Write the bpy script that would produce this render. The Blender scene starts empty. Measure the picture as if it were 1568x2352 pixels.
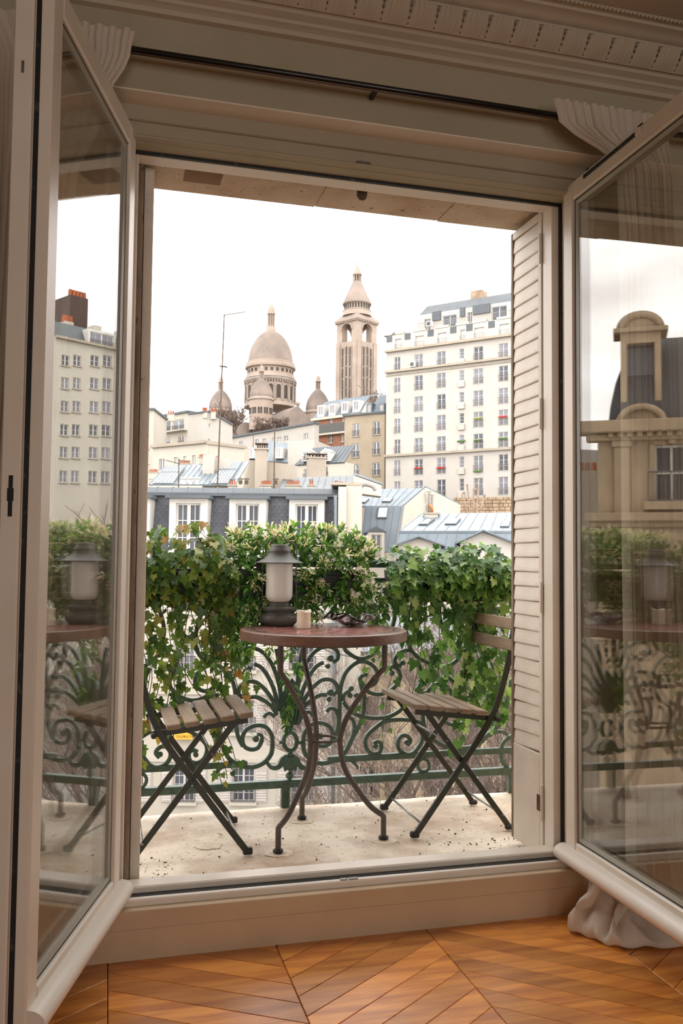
import bpy, bmesh, math, random
from mathutils import Vector, Matrix, noise
random.seed(7)
R = math.radians
scene = bpy.context.scene
COL = scene.collection

# ---------------------------------------------------------------- camera
# world: X along the window wall, +Y outwards over the balcony, Z up, balcony floor at Z = 0, metres
FPX, PW, PH = 2000.0, 1568, 2352
YAW, PITCH, ROLL = R(14.966), R(3.05), R(-0.545)
CAM = Vector((0, 0, 0.97))
FWD = Vector((math.sin(YAW)*math.cos(PITCH), math.cos(YAW)*math.cos(PITCH), math.sin(PITCH)))
_r = Vector((math.cos(YAW), -math.sin(YAW), 0)); _u = _r.cross(FWD)
RGT = _r*math.cos(ROLL) - _u*math.sin(ROLL)
UPV = RGT.cross(FWD)
cd = bpy.data.cameras.new('camera'); cam = bpy.data.objects.new('camera', cd); COL.objects.link(cam)
cd.sensor_fit = 'VERTICAL'; cd.sensor_height = 24.0; cd.lens = FPX/PH*24.0
cd.clip_start = 0.05; cd.clip_end = 3000
m = Matrix((RGT, UPV, -FWD)).transposed().to_4x4(); m.translation = CAM
cam.matrix_world = m
scene.camera = cam

# ---------------------------------------------------------------- overcast sky, exposure
wd = bpy.data.worlds.new('overcast_sky'); scene.world = wd; wd.use_nodes = True
nt = wd.node_tree; N = nt.nodes; bgn = N['Background']
tc = N.new('ShaderNodeTexCoord'); mp = N.new('ShaderNodeMapping'); mp.inputs['Scale'].default_value = (1, 1, 3.2)
nz = N.new('ShaderNodeTexNoise'); nz.inputs['Scale'].default_value = 2.1; nz.inputs['Detail'].default_value = 4; nz.inputs['Roughness'].default_value = .5
rp = N.new('ShaderNodeValToRGB')
rp.color_ramp.elements[0].position = .36; rp.color_ramp.elements[0].color = (.52, .475, .455, 1)
rp.color_ramp.elements[1].position = .62; rp.color_ramp.elements[1].color = (1, .992, .98, 1)
for a, b in ((tc.outputs['Generated'], mp.inputs['Vector']), (mp.outputs['Vector'], nz.inputs['Vector']), (nz.outputs['Fac'], rp.inputs['Fac']), (rp.outputs['Color'], bgn.inputs['Color'])):
    nt.links.new(a, b)
bgn.inputs['Strength'].default_value = 2.6
vs = scene.view_settings
scene.display_settings.display_device = 'sRGB'
vs.view_transform = "Standard"; vs.look = "None"; vs.gamma = 1; vs.exposure = 1.1; vs.use_curve_mapping = False
scene.cycles.max_bounces = 10; scene.cycles.diffuse_bounces = 4; scene.cycles.glossy_bounces = 5
scene.cycles.transparent_max_bounces = 16; scene.cycles.transmission_bounces = 8
scene.cycles.sample_clamp_indirect = 6.0; scene.cycles.use_adaptive_sampling = True; scene.cycles.adaptive_threshold = .02
scene.cycles.caustics_reflective = False; scene.cycles.caustics_refractive = False
# the overcast daylight reaches the dim room through the open window and two unseen openings added in the back wall to light it: sampling portals only, they give off nothing
def portal(loc, rot, sx, sy):
    l = bpy.data.lights.new('daylight_portal', 'AREA'); l.shape = 'RECTANGLE'; l.size = sx; l.size_y = sy; l.cycles.is_portal = True
    o = bpy.data.objects.new('daylight_portal', l); COL.objects.link(o); o.location = loc; o.rotation_euler = rot
portal((0.73, 2.84, 1.1), (R(-90), 0, 0), 1.4, 2.2)

# ---------------------------------------------------------------- helpers
def ray(x, y): return FWD + RGT*((x-PW/2)/FPX) - UPV*((y-PH/2)/FPX)
def at(x, y, D): return CAM + ray(x, y)*D            # a point of the place seen at photo pixel (x, y), D metres deep
def onY(x, y, Y): d = ray(x, y); return CAM + d*((Y-CAM.y)/d.y)
def onZ(x, y, Z): d = ray(x, y); return CAM + d*((Z-CAM.z)/d.z)

def tag(o, label=None, cat=None, group=None, kind=None):
    if label: o['label'] = label
    if cat: o['category'] = cat
    if group: o['group'] = group
    if kind: o['kind'] = kind
    return o
def empty(name, loc=(0,0,0), rz=0, label=None, cat=None, group=None, kind=None):
    o = bpy.data.objects.new(name, None); COL.objects.link(o); o.location = loc; o.rotation_euler = (0,0,rz); o.empty_display_size = .05
    return tag(o, label, cat, group, kind)
def link(name, me, parent=None, loc=None, rot=None, scale=None):
    o = bpy.data.objects.new(name, me); COL.objects.link(o); o.parent = parent
    if loc is not None: o.location = loc
    if rot is not None: o.rotation_euler = rot
    if scale is not None: o.scale = scale
    return o

class MB:
    """collects shapes in local coordinates and links them as one mesh object"""
    def __init__(s): s.v = []; s.f = []; s.m = None
    def add(s, vs, fs):
        b = len(s.v)
        s.v += [tuple(s.m @ Vector(p)) for p in vs] if s.m else [tuple(p) for p in vs]
        s.f += [tuple(b+i for i in f) for f in fs]; return s
    def box(s, x0, x1, y0, y1, z0, z1):
        s.add([(x0,y0,z0),(x1,y0,z0),(x1,y1,z0),(x0,y1,z0),(x0,y0,z1),(x1,y0,z1),(x1,y1,z1),(x0,y1,z1)],
              [(0,3,2,1),(4,5,6,7),(0,1,5,4),(1,2,6,5),(2,3,7,6),(3,0,4,7)]); return s
    def cbox(s, x0, x1, y0, y1, z0, z1, c):
        """box with every edge chamfered by c"""
        vs=[];xs=(x0,x1);ys=(y0,y1);zs=(z0,z1);idx={}
        for i in (0,1):
            for j in (0,1):
                for k in (0,1):
                    sx,sy,sz=(c,-c)[i],(c,-c)[j],(c,-c)[k]
                    for a in range(3):
                        idx[i,j,k,a]=len(vs)
                        p=[xs[i]+sx,ys[j]+sy,zs[k]+sz];p[a]=(xs[i],ys[j],zs[k])[a];vs.append(p)
        f=[]
        I=lambda i,j,k,a:idx[i,j,k,a]
        for i in (0,1): f.append([I(i,0,0,0),I(i,1,0,0),I(i,1,1,0),I(i,0,1,0)][::(1 if i else -1)])
        for j in (0,1): f.append([I(0,j,0,1),I(0,j,1,1),I(1,j,1,1),I(1,j,0,1)][::(1 if j else -1)])
        for k in (0,1): f.append([I(0,0,k,2),I(1,0,k,2),I(1,1,k,2),I(0,1,k,2)][::(1 if k else -1)])
        for j in (0,1):
            for k in (0,1): f.append([I(0,j,k,1),I(1,j,k,1),I(1,j,k,2),I(0,j,k,2)])
        for i in (0,1):
            for k in (0,1): f.append([I(i,0,k,0),I(i,1,k,0),I(i,1,k,2),I(i,0,k,2)])
        for i in (0,1):
            for j in (0,1): f.append([I(i,j,0,0),I(i,j,1,0),I(i,j,1,1),I(i,j,0,1)])
        for i in (0,1):
            for j in (0,1):
                for k in (0,1): f.append([I(i,j,k,0),I(i,j,k,1),I(i,j,k,2)])
        return s.add(vs,f)
    def poly(s, pts, d):
        """flat outline pts (3D list) thickened by vector d"""
        n=len(pts); d=Vector(d); a=[Vector(p) for p in pts]; b=[p+d for p in a]
        s.add(a+b,[tuple(range(n))[::-1],tuple(range(n,2*n))]+[(i,(i+1)%n,n+(i+1)%n,n+i) for i in range(n)]); return s
    def quad(s, *p): return s.add(p,[tuple(range(len(p)))])
    def tube(s, pts, r, n=8, cap=True):
        pts=[Vector(p) for p in pts]; rs=r if isinstance(r,(list,tuple)) else [r]*len(pts)
        vs=[];fs=[];up=None
        for i,p in enumerate(pts):
            t=(pts[min(i+1,len(pts)-1)]-pts[max(i-1,0)]).normalized()
            if up is None:
                up=t.orthogonal().normalized()
            up=(up-t*up.dot(t))
            up=up.normalized() if up.length>1e-6 else t.orthogonal().normalized()
            w=t.cross(up)
            for k in range(n):
                a=2*math.pi*k/n; vs.append(p+(up*math.cos(a)+w*math.sin(a))*rs[i])
        for i in range(len(pts)-1):
            for k in range(n): a=i*n+k;b=i*n+(k+1)%n; fs.append((a,b,b+n,a+n))
        if cap: fs+= [tuple(range(n))[::-1], tuple(range((len(pts)-1)*n,len(pts)*n))]
        return s.add(vs,fs)
    def bar(s, pts, w, d, side):
        """rectangular bar swept along pts; side = constant direction across (depth d); w = other thickness (number or list)"""
        pts=[Vector(p) for p in pts]; side=Vector(side).normalized(); vs=[];fs=[]
        ws=w if isinstance(w,(list,tuple)) else [w]*len(pts); n=len(pts); c=.22
        for i,p in enumerate(pts):
            t=(pts[min(i+1,n-1)]-pts[max(i-1,0)]).normalized(); q=t.cross(side).normalized()
            h=ws[i]/2;e=d/2;k=c*min(h,e)
            for a,b in ((h,e-k),(h-k,e),(-h+k,e),(-h,e-k),(-h,-e+k),(-h+k,-e),(h-k,-e),(h,-e+k)): vs.append(p+q*a+side*b)
        for i in range(n-1):
            for k in range(8): a=i*8+k;b=i*8+(k+1)%8; fs.append((a,b,b+8,a+8))
        fs+=[tuple(range(8))[::-1],tuple(range((n-1)*8,n*8))]
        return s.add(vs,fs)
    def lathe(s, prof, n=32, c=(0,0,0), close=False):
        vs=[];fs=[];k=len(prof)
        for i in range(n):
            a=2*math.pi*i/n
            for r,z in prof: vs.append((c[0]+r*math.cos(a),c[1]+r*math.sin(a),c[2]+z))
        for i in range(n):
            j=(i+1)%n
            for q in range(k-1): fs.append((i*k+q,j*k+q,j*k+q+1,i*k+q+1))
            if close: fs.append((i*k+k-1,j*k+k-1,j*k,i*k))
        if not close:
            if prof[0][0]>1e-5: fs.append(tuple(i*k for i in range(n))[::-1])
            if prof[-1][0]>1e-5: fs.append(tuple(i*k+k-1 for i in range(n)))
        return s.add(vs,fs)
    def ball(s, c, r, n=10, m=6, sq=(1,1,1)):
        vs=[];fs=[]
        for j in range(1,m):
            b=math.pi*j/m
            for i in range(n):
                a=2*math.pi*i/n; vs.append((c[0]+r*sq[0]*math.sin(b)*math.cos(a),c[1]+r*sq[1]*math.sin(b)*math.sin(a),c[2]+r*sq[2]*math.cos(b)))
        t=len(vs); vs+=[(c[0],c[1],c[2]+r*sq[2]),(c[0],c[1],c[2]-r*sq[2])]
        for j in range(m-2):
            for i in range(n): a=j*n+i;b=j*n+(i+1)%n; fs.append((a,a+n,b+n,b))
        for i in range(n): fs.append((t,i,(i+1)%n)); fs.append((t+1,(m-2)*n+(i+1)%n,(m-2)*n+i))
        return s.add(vs,fs)
    def mesh(s, name, mat, smooth=False, fix=True):
        me=bpy.data.meshes.new(name); me.from_pydata(s.v,[],s.f)
        if fix:
            b=bmesh.new(); b.from_mesh(me); bmesh.ops.remove_doubles(b,verts=b.verts,dist=1e-6) if len(s.v)<60000 else None
            bmesh.ops.recalc_face_normals(b,faces=b.faces); b.to_mesh(me); b.free()
        for q in (mat if isinstance(mat,(list,tuple)) else [mat]): me.materials.append(q)
        if smooth is True: me.shade_smooth()
        elif smooth: 
            me.shade_smooth(); me.set_sharp_from_angle(angle=R(smooth))
        me.update(); return me
    def build(s, name, mat, parent=None, smooth=False, loc=None, rot=None, rel=False, fix=True):
        if parent is not None and rel:
            L=parent.location; s.v=[(p[0]-L.x,p[1]-L.y,p[2]-L.z) for p in s.v]
        return link(name, s.mesh(name,mat,smooth,fix), parent, loc, rot)

def smooth_path(p, n=6, closed=False):
    """Catmull-Rom through the points"""
    p=[Vector(q) for q in p]; out=[]; k=len(p)
    for i in range(k if closed else k-1):
        a,b,c,d=(p[(i-1)%k],p[i],p[(i+1)%k],p[(i+2)%k]) if closed else (p[max(i-1,0)],p[i],p[i+1],p[min(i+2,k-1)])
        for j in range(n):
            t=j/n; out.append(.5*((2*b)+(c-a)*t+(2*a-5*b+4*c-d)*t*t+(3*b-a-3*c+d)*t**3))
    if not closed: out.append(p[-1])
    return out
def copy_tree(o, parent=None):
    c=o.copy(); COL.objects.link(c); c.parent=parent
    for ch in list(o.children): copy_tree(ch,c)
    return c

# ---------------------------------------------------------------- materials
def lin(h):
    if not isinstance(h,str): return tuple(h)[:3]
    v=[int(h[i:i+2],16)/255 for i in (0,2,4)]
    return tuple(x/12.92 if x<=.04045 else ((x+.055)/1.055)**2.4 for x in v)
MATS={}
def mat(name, col, rough=.6, col2=None, scale=6, detail=4, stretch=None, bump=0, bscale=None, metal=0, spec=.5, rnd=0, rot=0, p0=.35, p1=.7, trans=0, speck=None, sscale=60, sth=.62, coat=0, k=1):
    """procedural surface: two tones mixed by noise, optional specks, random tone per object, bump"""
    if name in MATS: return MATS[name]
    m=bpy.data.materials.new(name); m.use_nodes=True; MATS[name]=m
    t=m.node_tree; N=t.nodes; L=t.links.new; b=N['Principled BSDF']
    c1=tuple(x*k for x in lin(col)); c2=tuple(x*k for x in lin(col2)) if col2 else tuple(x*.82 for x in c1)
    b.inputs['Roughness'].default_value=rough; b.inputs['Metallic'].default_value=metal; b.inputs['Specular IOR Level'].default_value=spec
    if trans: b.inputs['Transmission Weight'].default_value=trans
    if coat: b.inputs['Coat Weight'].default_value=coat; b.inputs['Coat Roughness'].default_value=.25
    co=N.new('ShaderNodeTexCoord'); mp=N.new('ShaderNodeMapping'); L(co.outputs['Object'],mp.inputs['Vector'])
    mp.inputs['Rotation'].default_value=(0,0,rot)
    if stretch: mp.inputs['Scale'].default_value=stretch
    if rnd:
        oi=N.new('ShaderNodeObjectInfo'); ml=N.new('ShaderNodeVectorMath'); ml.operation='MULTIPLY'; ml.inputs[1].default_value=(37,53,71)
        L(oi.outputs['Random'],ml.inputs[0]); ad=N.new('ShaderNodeVectorMath'); L(mp.outputs['Vector'],ad.inputs[0]); L(ml.outputs['Vector'],ad.inputs[1]); vec=ad.outputs['Vector']
    else: vec=mp.outputs['Vector']
    nz=N.new('ShaderNodeTexNoise'); nz.inputs['Scale'].default_value=scale; nz.inputs['Detail'].default_value=detail; nz.inputs['Roughness'].default_value=.6; L(vec,nz.inputs['Vector'])
    rp=N.new('ShaderNodeValToRGB'); e=rp.color_ramp.elements; e[0].position=p0; e[1].position=p1; e[0].color=(*c2,1); e[1].color=(*c1,1); L(nz.outputs['Fac'],rp.inputs['Fac'])
    out=rp.outputs['Color']
    if speck:
        n2=N.new('ShaderNodeTexNoise'); n2.inputs['Scale'].default_value=sscale; n2.inputs['Detail'].default_value=3; L(vec,n2.inputs['Vector'])
        r2=N.new('ShaderNodeValToRGB'); r2.color_ramp.elements[0].position=sth; r2.color_ramp.elements[1].position=sth+.06; L(n2.outputs['Fac'],r2.inputs['Fac'])
        mx=N.new('ShaderNodeMixRGB'); L(r2.outputs['Color'],mx.inputs['Fac']); L(out,mx.inputs['Color1']); mx.inputs['Color2'].default_value=(*lin(speck),1); out=mx.outputs['Color']
    if rnd:
        hs=N.new('ShaderNodeHueSaturation'); mr=N.new('ShaderNodeMapRange'); mr.inputs['To Min'].default_value=1-rnd; mr.inputs['To Max'].default_value=1+rnd
        L(oi.outputs['Random'],mr.inputs['Value']); L(mr.outputs['Result'],hs.inputs['Value']); L(out,hs.inputs['Color']); out=hs.outputs['Color']
    L(out,b.inputs['Base Color'])
    if bump:
        n3=N.new('ShaderNodeTexNoise'); n3.inputs['Scale'].default_value=bscale or scale*4; n3.inputs['Detail'].default_value=5; L(vec,n3.inputs['Vector'])
        bp=N.new('ShaderNodeBump'); bp.inputs['Strength'].default_value=bump; bp.inputs['Distance'].default_value=.01; L(n3.outputs['Fac'],bp.inputs['Height']); L(bp.outputs['Normal'],b.inputs['Normal'])
    return m
def pane_mat(name, tint=(1,1,1), r0=.07, gain=1.0, dust=0):
    """clear glazing: reflection rises towards grazing angles (both faces of a pane count)"""
    if name in MATS: return MATS[name]
    m=bpy.data.materials.new(name); m.use_nodes=True; MATS[name]=m
    t=m.node_tree; N=t.nodes; L=t.links.new; N.remove(N['Principled BSDF']); o=N['Material Output']
    lw=N.new('ShaderNodeLayerWeight'); lw.inputs['Blend'].default_value=.5
    pw=N.new('ShaderNodeMath'); pw.operation='POWER'; pw.inputs[1].default_value=5; L(lw.outputs['Facing'],pw.inputs[0])
    mr=N.new('ShaderNodeMapRange'); mr.inputs['To Min'].default_value=r0; mr.inputs['To Max'].default_value=1; L(pw.outputs[0],mr.inputs['Value'])
    tr=N.new('ShaderNodeBsdfTransparent'); tr.inputs['Color'].default_value=(*tint,1)
    gl=N.new('ShaderNodeBsdfGlossy'); gl.inputs['Roughness'].default_value=0; gl.inputs['Color'].default_value=(gain,gain,gain,1)
    mx=N.new('ShaderNodeMixShader'); L(mr.outputs['Result'],mx.inputs['Fac']); L(tr.outputs[0],mx.inputs[1]); L(gl.outputs[0],mx.inputs[2]); L(mx.outputs[0],o.inputs['Surface'])
    return m

# ---------------------------------------------------------------- room shell
PLASTER=mat('plaster','ABA089',.75,'A2977F',3,bump=.05,bscale=30)
PAINT=mat('painted_trim','C9B294',.45,'BEA688',5,bump=.03,bscale=25,speck='8A7460',sscale=45,sth=.76)
CEIL=mat('ceiling_paint','BBAE99',.8,'B2A590',2)
PVC=mat('white_frame','E3D9CC',.34,'DACFC0',4,speck='B5A593',sscale=40,sth=.77)
PVCG=mat('grey_bead','A9A698',.4,'9C998B',5)
RUBBER=mat('black_gasket','16150F',.6,'0E0D0A',20,speck='3A382C',sscale=25,sth=.6)
STONE=mat('limestone','D6C4AC',.85,'B59A80',4,8,bump=.6,bscale=60,speck='80695A',sscale=55,sth=.64)
STAIN=mat('rusty_stain','8C6F58',.9,'7C5F4A',9)
CONC=mat('balcony_concrete','E0D2BC',.6,'A98C70',2.8,11,bump=.35,bscale=90,p0=.36,p1=.57,speck='957F6B',sscale=75,sth=.63)
OAKA=mat('oak_falling','E89A46',.32,'B86C2C',2.4,8,(1.1,11,8),bump=.06,bscale=12,rnd=.27,rot=R(-33),coat=.3,p0=.36,p1=.62)
OAKB=mat('oak_rising','E89A46',.32,'B86C2C',2.4,8,(1.1,11,8),bump=.06,bscale=12,rnd=.27,rot=R(36),coat=.3,p0=.36,p1=.62)
SUBFLOOR=mat('dark_joint','1B0F08',.9)

ZF=-.092          # room floor
X0,X1,YB=-1.5,3.0,-3.2
ZC=2.565
fl=tag(MB().box(X0-.2,X1+.2,YB-.2,2.6,ZF-.2,ZF-.012).build('floor',SUBFLOOR),kind='structure')
# point-de-Hongrie planks: seams run away from the camera, planks slope alternately
seams=[-1.366,-.911,-.431,.024,.470,.908,1.387,1.842,2.297,2.752]
slopes=[.72,-.7,.72,-.60,.72,-.82,.72,-.72,.72]
step=.0947
for i in range(len(seams)-1):
    xa,xb=seams[i]+.0009,seams[i+1]-.0009; sl=slopes[i]; dy=sl*(xb-xa); w=step-.0016
    near=i in (2,3,4,5,6,7)
    mb=MB(); hx=(xb-xa)/2
    c=.0015
    for zz,ins in ((0,0),):
        pts=[(-hx,-dy/2-w/2),(hx,dy/2-w/2),(hx,dy/2+w/2),(-hx,-dy/2+w/2)]
        mb.add([(x,y,-.012) for x,y in pts]+[(x,y,-c) for x,y in pts]+[(x*(1-c/hx),y+(c if k<2 else -c),0) for k,(x,y) in enumerate(pts)],
               [(0,3,2,1)]+[(k,(k+1)%4,4+(k+1)%4,4+k) for k in range(4)]+[(4+k,4+(k+1)%4,8+(k+1)%4,8+k) for k in range(4)]+[(8,9,10,11)])
    me=mb.mesh('plank',OAKA if sl<0 else OAKB)
    off={3:.062,4:.0,5:.02}.get(i,random.random()*.09)
    yc=2.36+abs(dy)/2+off; n=0
    lim=1.0 if near else 1.6
    while yc>lim:
        link('plank',me,fl,((xa+xb)/2,yc,ZF)); yc-=step; n+=1
# farther back in the room the floor goes on as one surface
tag(MB().box(X0,X1,YB,.95,ZF-.012,ZF).build('plank',OAKA,fl),'oak parquet behind the viewer',kind='stuff')

# front wall: the window sits in a shallow recess
w=MB()
w.box(X0-.2,-.12,2.335,2.52,ZF,2.7).box(1.60,X1+.2,2.335,2.52,ZF,2.7).box(-.12,1.60,2.335,2.52,2.22,2.7)
w.box(-.12,-.03,2.415,2.52,ZF,2.22).box(1.47,1.60,2.415,2.52,ZF,2.22)
tag(w.build('wall_front',PLASTER),kind='structure')
tag(MB().cbox(-.12,1.60,2.3352,2.412,2.2165,2.2215,.001).build('trim_2',mat('lit_soffit_tone','E6DCCD',.6,'DDD2C2',4)),kind='structure')  # thin board added; its pale colour stands in for light on the soffit
tag(MB().box(X0-.2,X0,YB-.2,2.335,ZF,2.7).build('wall_left',PLASTER),kind='structure')
tag(MB().box(X1,X1+.2,YB-.2,2.335,ZF,2.7).build('wall_right',PLASTER),kind='structure')
b=MB(); BW=[(-1.1,.2),(1.3,2.6)]; zt,zb=2.4,.35  # unseen window openings, added and sized for the light they let in
b.box(X0,BW[0][0],YB-.2,YB,ZF,2.7).box(BW[0][1],BW[1][0],YB-.2,YB,ZF,2.7).box(BW[1][1],X1,YB-.2,YB,ZF,2.7)
for a,c in BW: b.box(a,c,YB-.2,YB,zt,2.7).box(a,c,YB-.2,YB,ZF,zb); portal(((a+c)/2,YB-.12,(zt+zb)/2),(R(90),0,0),c-a,zt-zb)
tag(b.build('wall_back',PLASTER),kind='structure')
tag(MB().box(X0-.2,X1+.2,YB-.2,2.52,ZC,ZC+.25).build('ceiling',CEIL),kind='structure')

# cornice with a band of acanthus leaves
prof=[(2.335,2.425),(2.318,2.428),(2.315,2.440),(2.305,2.447),(2.298,2.449),(2.296,2.458),(2.276,2.466),(2.274,2.473),(2.268,2.476),(2.262,2.484),(2.252,2.504),(2.240,2.518),(2.226,2.526),(2.222,2.526),(2.220,2.533),(2.206,2.536),(2.200,2.541),(2.186,2.547),(2.170,2.549),(2.166,2.556),(2.150,2.558),(2.148,2.566),(2.335,2.566)]
mb=MB(); k=len(prof)
mb.add([(x,y,z) for x in (X0,X1) for y,z in prof],[(i,(i+1)%k,k+(i+1)%k,k+i) for i in range(k)]+[tuple(range(k)),tuple(range(k,2*k))])
trim=tag(mb.build('trim_1',CEIL,smooth=40),kind='structure')
# one acanthus leaf: lobed, ribbed, curling forward; local x along the wall, v up the slope
lf=MB(); nu,nv=31,9; vs=[];fs=[]
for j in range(nv):
    v=j/(nv-1)
    for i in range(nu):
        u=i/(nu-1)*2-1
        half=.0395*(1-.10*v*v)*(1+.05*math.cos(j*3.1))
        lob=abs(math.cos(u*math.pi*2.5))*.010*(1-abs(u)*.35)*(.25+.75*v)
        y=-(.006+lob+.010*math.sin(v*math.pi)*(1-u*u*.6)+.006*v*(1-u*u))
        vs.append((u*half,2.268-.044*v+y*.9,2.4765+.052*v*(1-.15*u*u)+y*.4))
for j in range(nv-1):
    for i in range(nu-1): a=j*nu+i; fs.append((a,a+1,a+1+nu,a+nu))
lf.add(vs,fs); lm=lf.mesh('acanthus_leaf',CEIL,True)
x=-.6
while x<2.2: link('acanthus_leaf',lm,trim,(x,0,0)); x+=.079
# bead row close to the ceiling
bm_=MB().ball((0,0,0),.0052,8,5).mesh('bead',CEIL,True); x=.9
while x<2.1: link('bead',bm_,trim,(x,2.148,2.5575)); x+=.0135

# panel under the window, with a hairline joint and a rounded step
p=MB(); p.box(-.12,1.60,2.41,2.52,ZF,-.0135).box(-.12,1.60,2.4115,2.52,-.0135,-.0125).box(-.12,1.60,2.41,2.52,-.0125,.033)
pr=[(2.41,.033),(2.4115,.0352),(2.4145,.0358),(2.44,.0358)]
p.add([(x,y,z) for x in (-.12,1.60) for y,z in pr],[(i,i+1,i+5,i+4) for i in range(3)])
tag(p.build('baseboard_front',PAINT),kind='structure')

# ---------------------------------------------------------------- old outer wall, stone reveal and lintel
o=MB(); o.box(-6,.035,2.56,2.79,-16,8).box(1.425,8,2.56,2.79,-16,8).box(.035,1.425,2.56,2.79,-16,-.18)
tag(o.build('wall_outer',STONE),kind='structure')
lt=MB(); xs=[.035,.62,.625,1.06,1.065,1.425]
lt.box(.035,.640,2.56,2.79,2.145,3.2).box(.643,1.078,2.56,2.79,2.147,3.2).box(1.081,1.425,2.56,2.792,2.145,3.2).box(.035,1.425,2.57,2.78,2.15,3.2)
li=tag(lt.build('wall_lintel',STONE),kind='structure')
s=MB().box(.20,.315,2.60,2.705,2.1435,2.146); s.build('mortar_patch',STAIN,li)
MB().box(-6,8,2.56,2.79,3.2,8).build('wall_upper',STONE,li)
hk=MB().box(.735,.765,2.585,2.60,2.115,2.147).ball((.75,2.592,2.113),.015,10,6,(1,.5,.8)); hk.build('catch',mat('rusty_iron','5B4A3C',.8,'3A2C22',20),li)

# balcony slab: worn concrete with a rounded lip
sl=MB(); n=90; ys=[2.44,2.56]+[2.56+.04*i for i in range(1,22)]+[3.412,3.422,3.429,3.432]
vs=[];fs=[]
for i in range(n+1):
    x=-1.4+4.4*i/n
    for y in ys:
        z=.004*noise.noise((x*3,y*3,0))+.002*noise.noise((x*9,y*9,3))-.004
        if y>3.405: z-=(y-3.405)**2*26
        vs.append((x,y,z))
    vs.append((x,3.432,-.16)); vs.append((x,2.44,-.16))
k=len(ys)+2
for i in range(n):
    for j in range(k): a=i*k+j;b=i*k+(j+1)%k; fs.append((a,b,b+k,a+k))
sl.add(vs,fs)
bal=tag(sl.build('floor_balcony',CONC,smooth=50),kind='structure')
# old fixing holes and lime rings around them
LIME=mat('lime_ring','E2D6C2',.8,'CDBBA2',30)
for (px,py) in ((480,1941),(640,1958),(693,1884),(883,1930)):
    q=onZ(px,py,0); z=.004*noise.noise((q.x*3,q.y*3,0))+.002*noise.noise((q.x*9,q.y*9,3))-.004
    pts=[(q.x+(.042+.012*noise.noise((a*.9,px,0)))*math.cos(a*R(20))*1.1,q.y+(.036+.012*noise.noise((a*.9,px,5)))*math.sin(a*R(20)),z+.0005) for a in range(18)]
    MB().poly(pts,(0,0,.0009)).build('lime_ring',LIME,bal)
# fallen bits of leaf and grit
GRIT=mat('grit','2B211A',.9)
gr=MB(); rr=random.Random(3)
for i in range(230):
    if i<90: x=1.15+rr.random()**.7*.3; y=2.58+rr.random()*.28
    elif i<130: x=.10+rr.random()*.12; y=2.6+rr.random()*.3
    else: x=.05+rr.random()*1.5; y=2.6+rr.random()*.8
    s=.0008+.0026*rr.random()**2; gr.m=Matrix.Translation((x,y,.0015))@Matrix.Rotation(rr.random()*6,4,'Z')
    gr.box(-s,s,-s*.5,s*.5,-.003,s*.25)
gr.m=None
tag(gr.build('grit',GRIT,fix=False),'dark specks of grit and soil scattered over the balcony floor','grit',kind='stuff')

# ---------------------------------------------------------------- fixed window frame
W1=tag(empty('window_1',(.71,2.53,.0)),kind='structure')
def wpart(mb,name,m,sm=False): return mb.build(name,m,W1,sm,rel=True)
hd=MB()       # head: two rounded steps, then the rebate
pr=[(2.415,2.222),(2.41,2.220),(2.41,2.176),(2.407,2.174),(2.405,2.1725),(2.407,2.171),(2.414,2.170),(2.414,2.136),(2.410,2.133),(2.409,2.130),(2.411,2.127),(2.418,2.126),(2.44,2.126),(2.44,2.124),(2.50,2.124),(2.50,2.222)]
k=len(pr); hd.add([(x,y,z) for x in (-.03,1.47) for y,z in pr],[(i,(i+1)%k,k+(i+1)%k,k+i) for i in range(k)]+[tuple(range(k)),tuple(range(k,2*k))])
wpart(hd,'head',PLASTER)  # darker wall tone instead of trim paint stands in for shade here
wpart(MB().cbox(-.03,1.47,2.498,2.56,2.116,2.16,.003),'frame_head',PVC)
wpart(MB().box(.03,1.41,2.488,2.4985,2.116,2.124),'gasket',RUBBER)
wpart(MB().cbox(-.03,1.47,2.498,2.56,-.02,.066,.004),'frame_sill',PVC)
st=MB(); pr=[(2.50,.036),(2.438,.036),(2.4375,.050),(2.439,.0545),(2.443,.0565),(2.449,.0565),(2.452,.053),(2.452,.046),(2.50,.046)]
k=len(pr); st.add([(x,y,z) for x in (-.03,1.47) for y,z in pr],[(i,(i+1)%k,k+(i+1)%k,k+i) for i in range(k)]+[tuple(range(k)),tuple(range(k,2*k))])
wpart(st,'sill_step',PVC)
wpart(MB().box(.03,1.41,2.455,2.4985,.044,.0485),'gasket',RUBBER)
wpart(MB().cbox(1.363,1.41,2.498,2.56,.06,2.12,.003),'frame_jamb',PVC)
wpart(MB().cbox(.02,.060,2.498,2.56,.06,2.12,.003),'frame_jamb',PVC)
wpart(MB().box(1.386,1.393,2.486,2.4985,.05,2.12),'gasket',RUBBER)
wpart(MB().box(1.393,1.412,2.478,2.4985,.05,2.12),'frame_jamb',PVC)
wpart(MB().box(.02,.040,2.482,2.4985,.05,2.12),'gasket',RUBBER)
wpart(MB().cbox(1.395,1.47,2.415,2.498,.03,2.13,.003),'frame_lining',PVC)
wpart(MB().cbox(-.03,.018,2.415,2.498,.03,2.13,.003),'frame_lining',PVC)
KEEP=mat('grey_metal','8E8B84',.4,'6F6C66',30,metal=.7)
wpart(MB().box(.68,.70,2.405,2.418,2.133,2.138).box(.704,.722,2.405,2.418,2.133,2.138),'keeper',KEEP)
wpart(MB().box(.66,.68,2.440,2.452,.0562,.0580).box(.684,.712,2.440,2.452,.0562,.0580),'keeper',KEEP)

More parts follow.
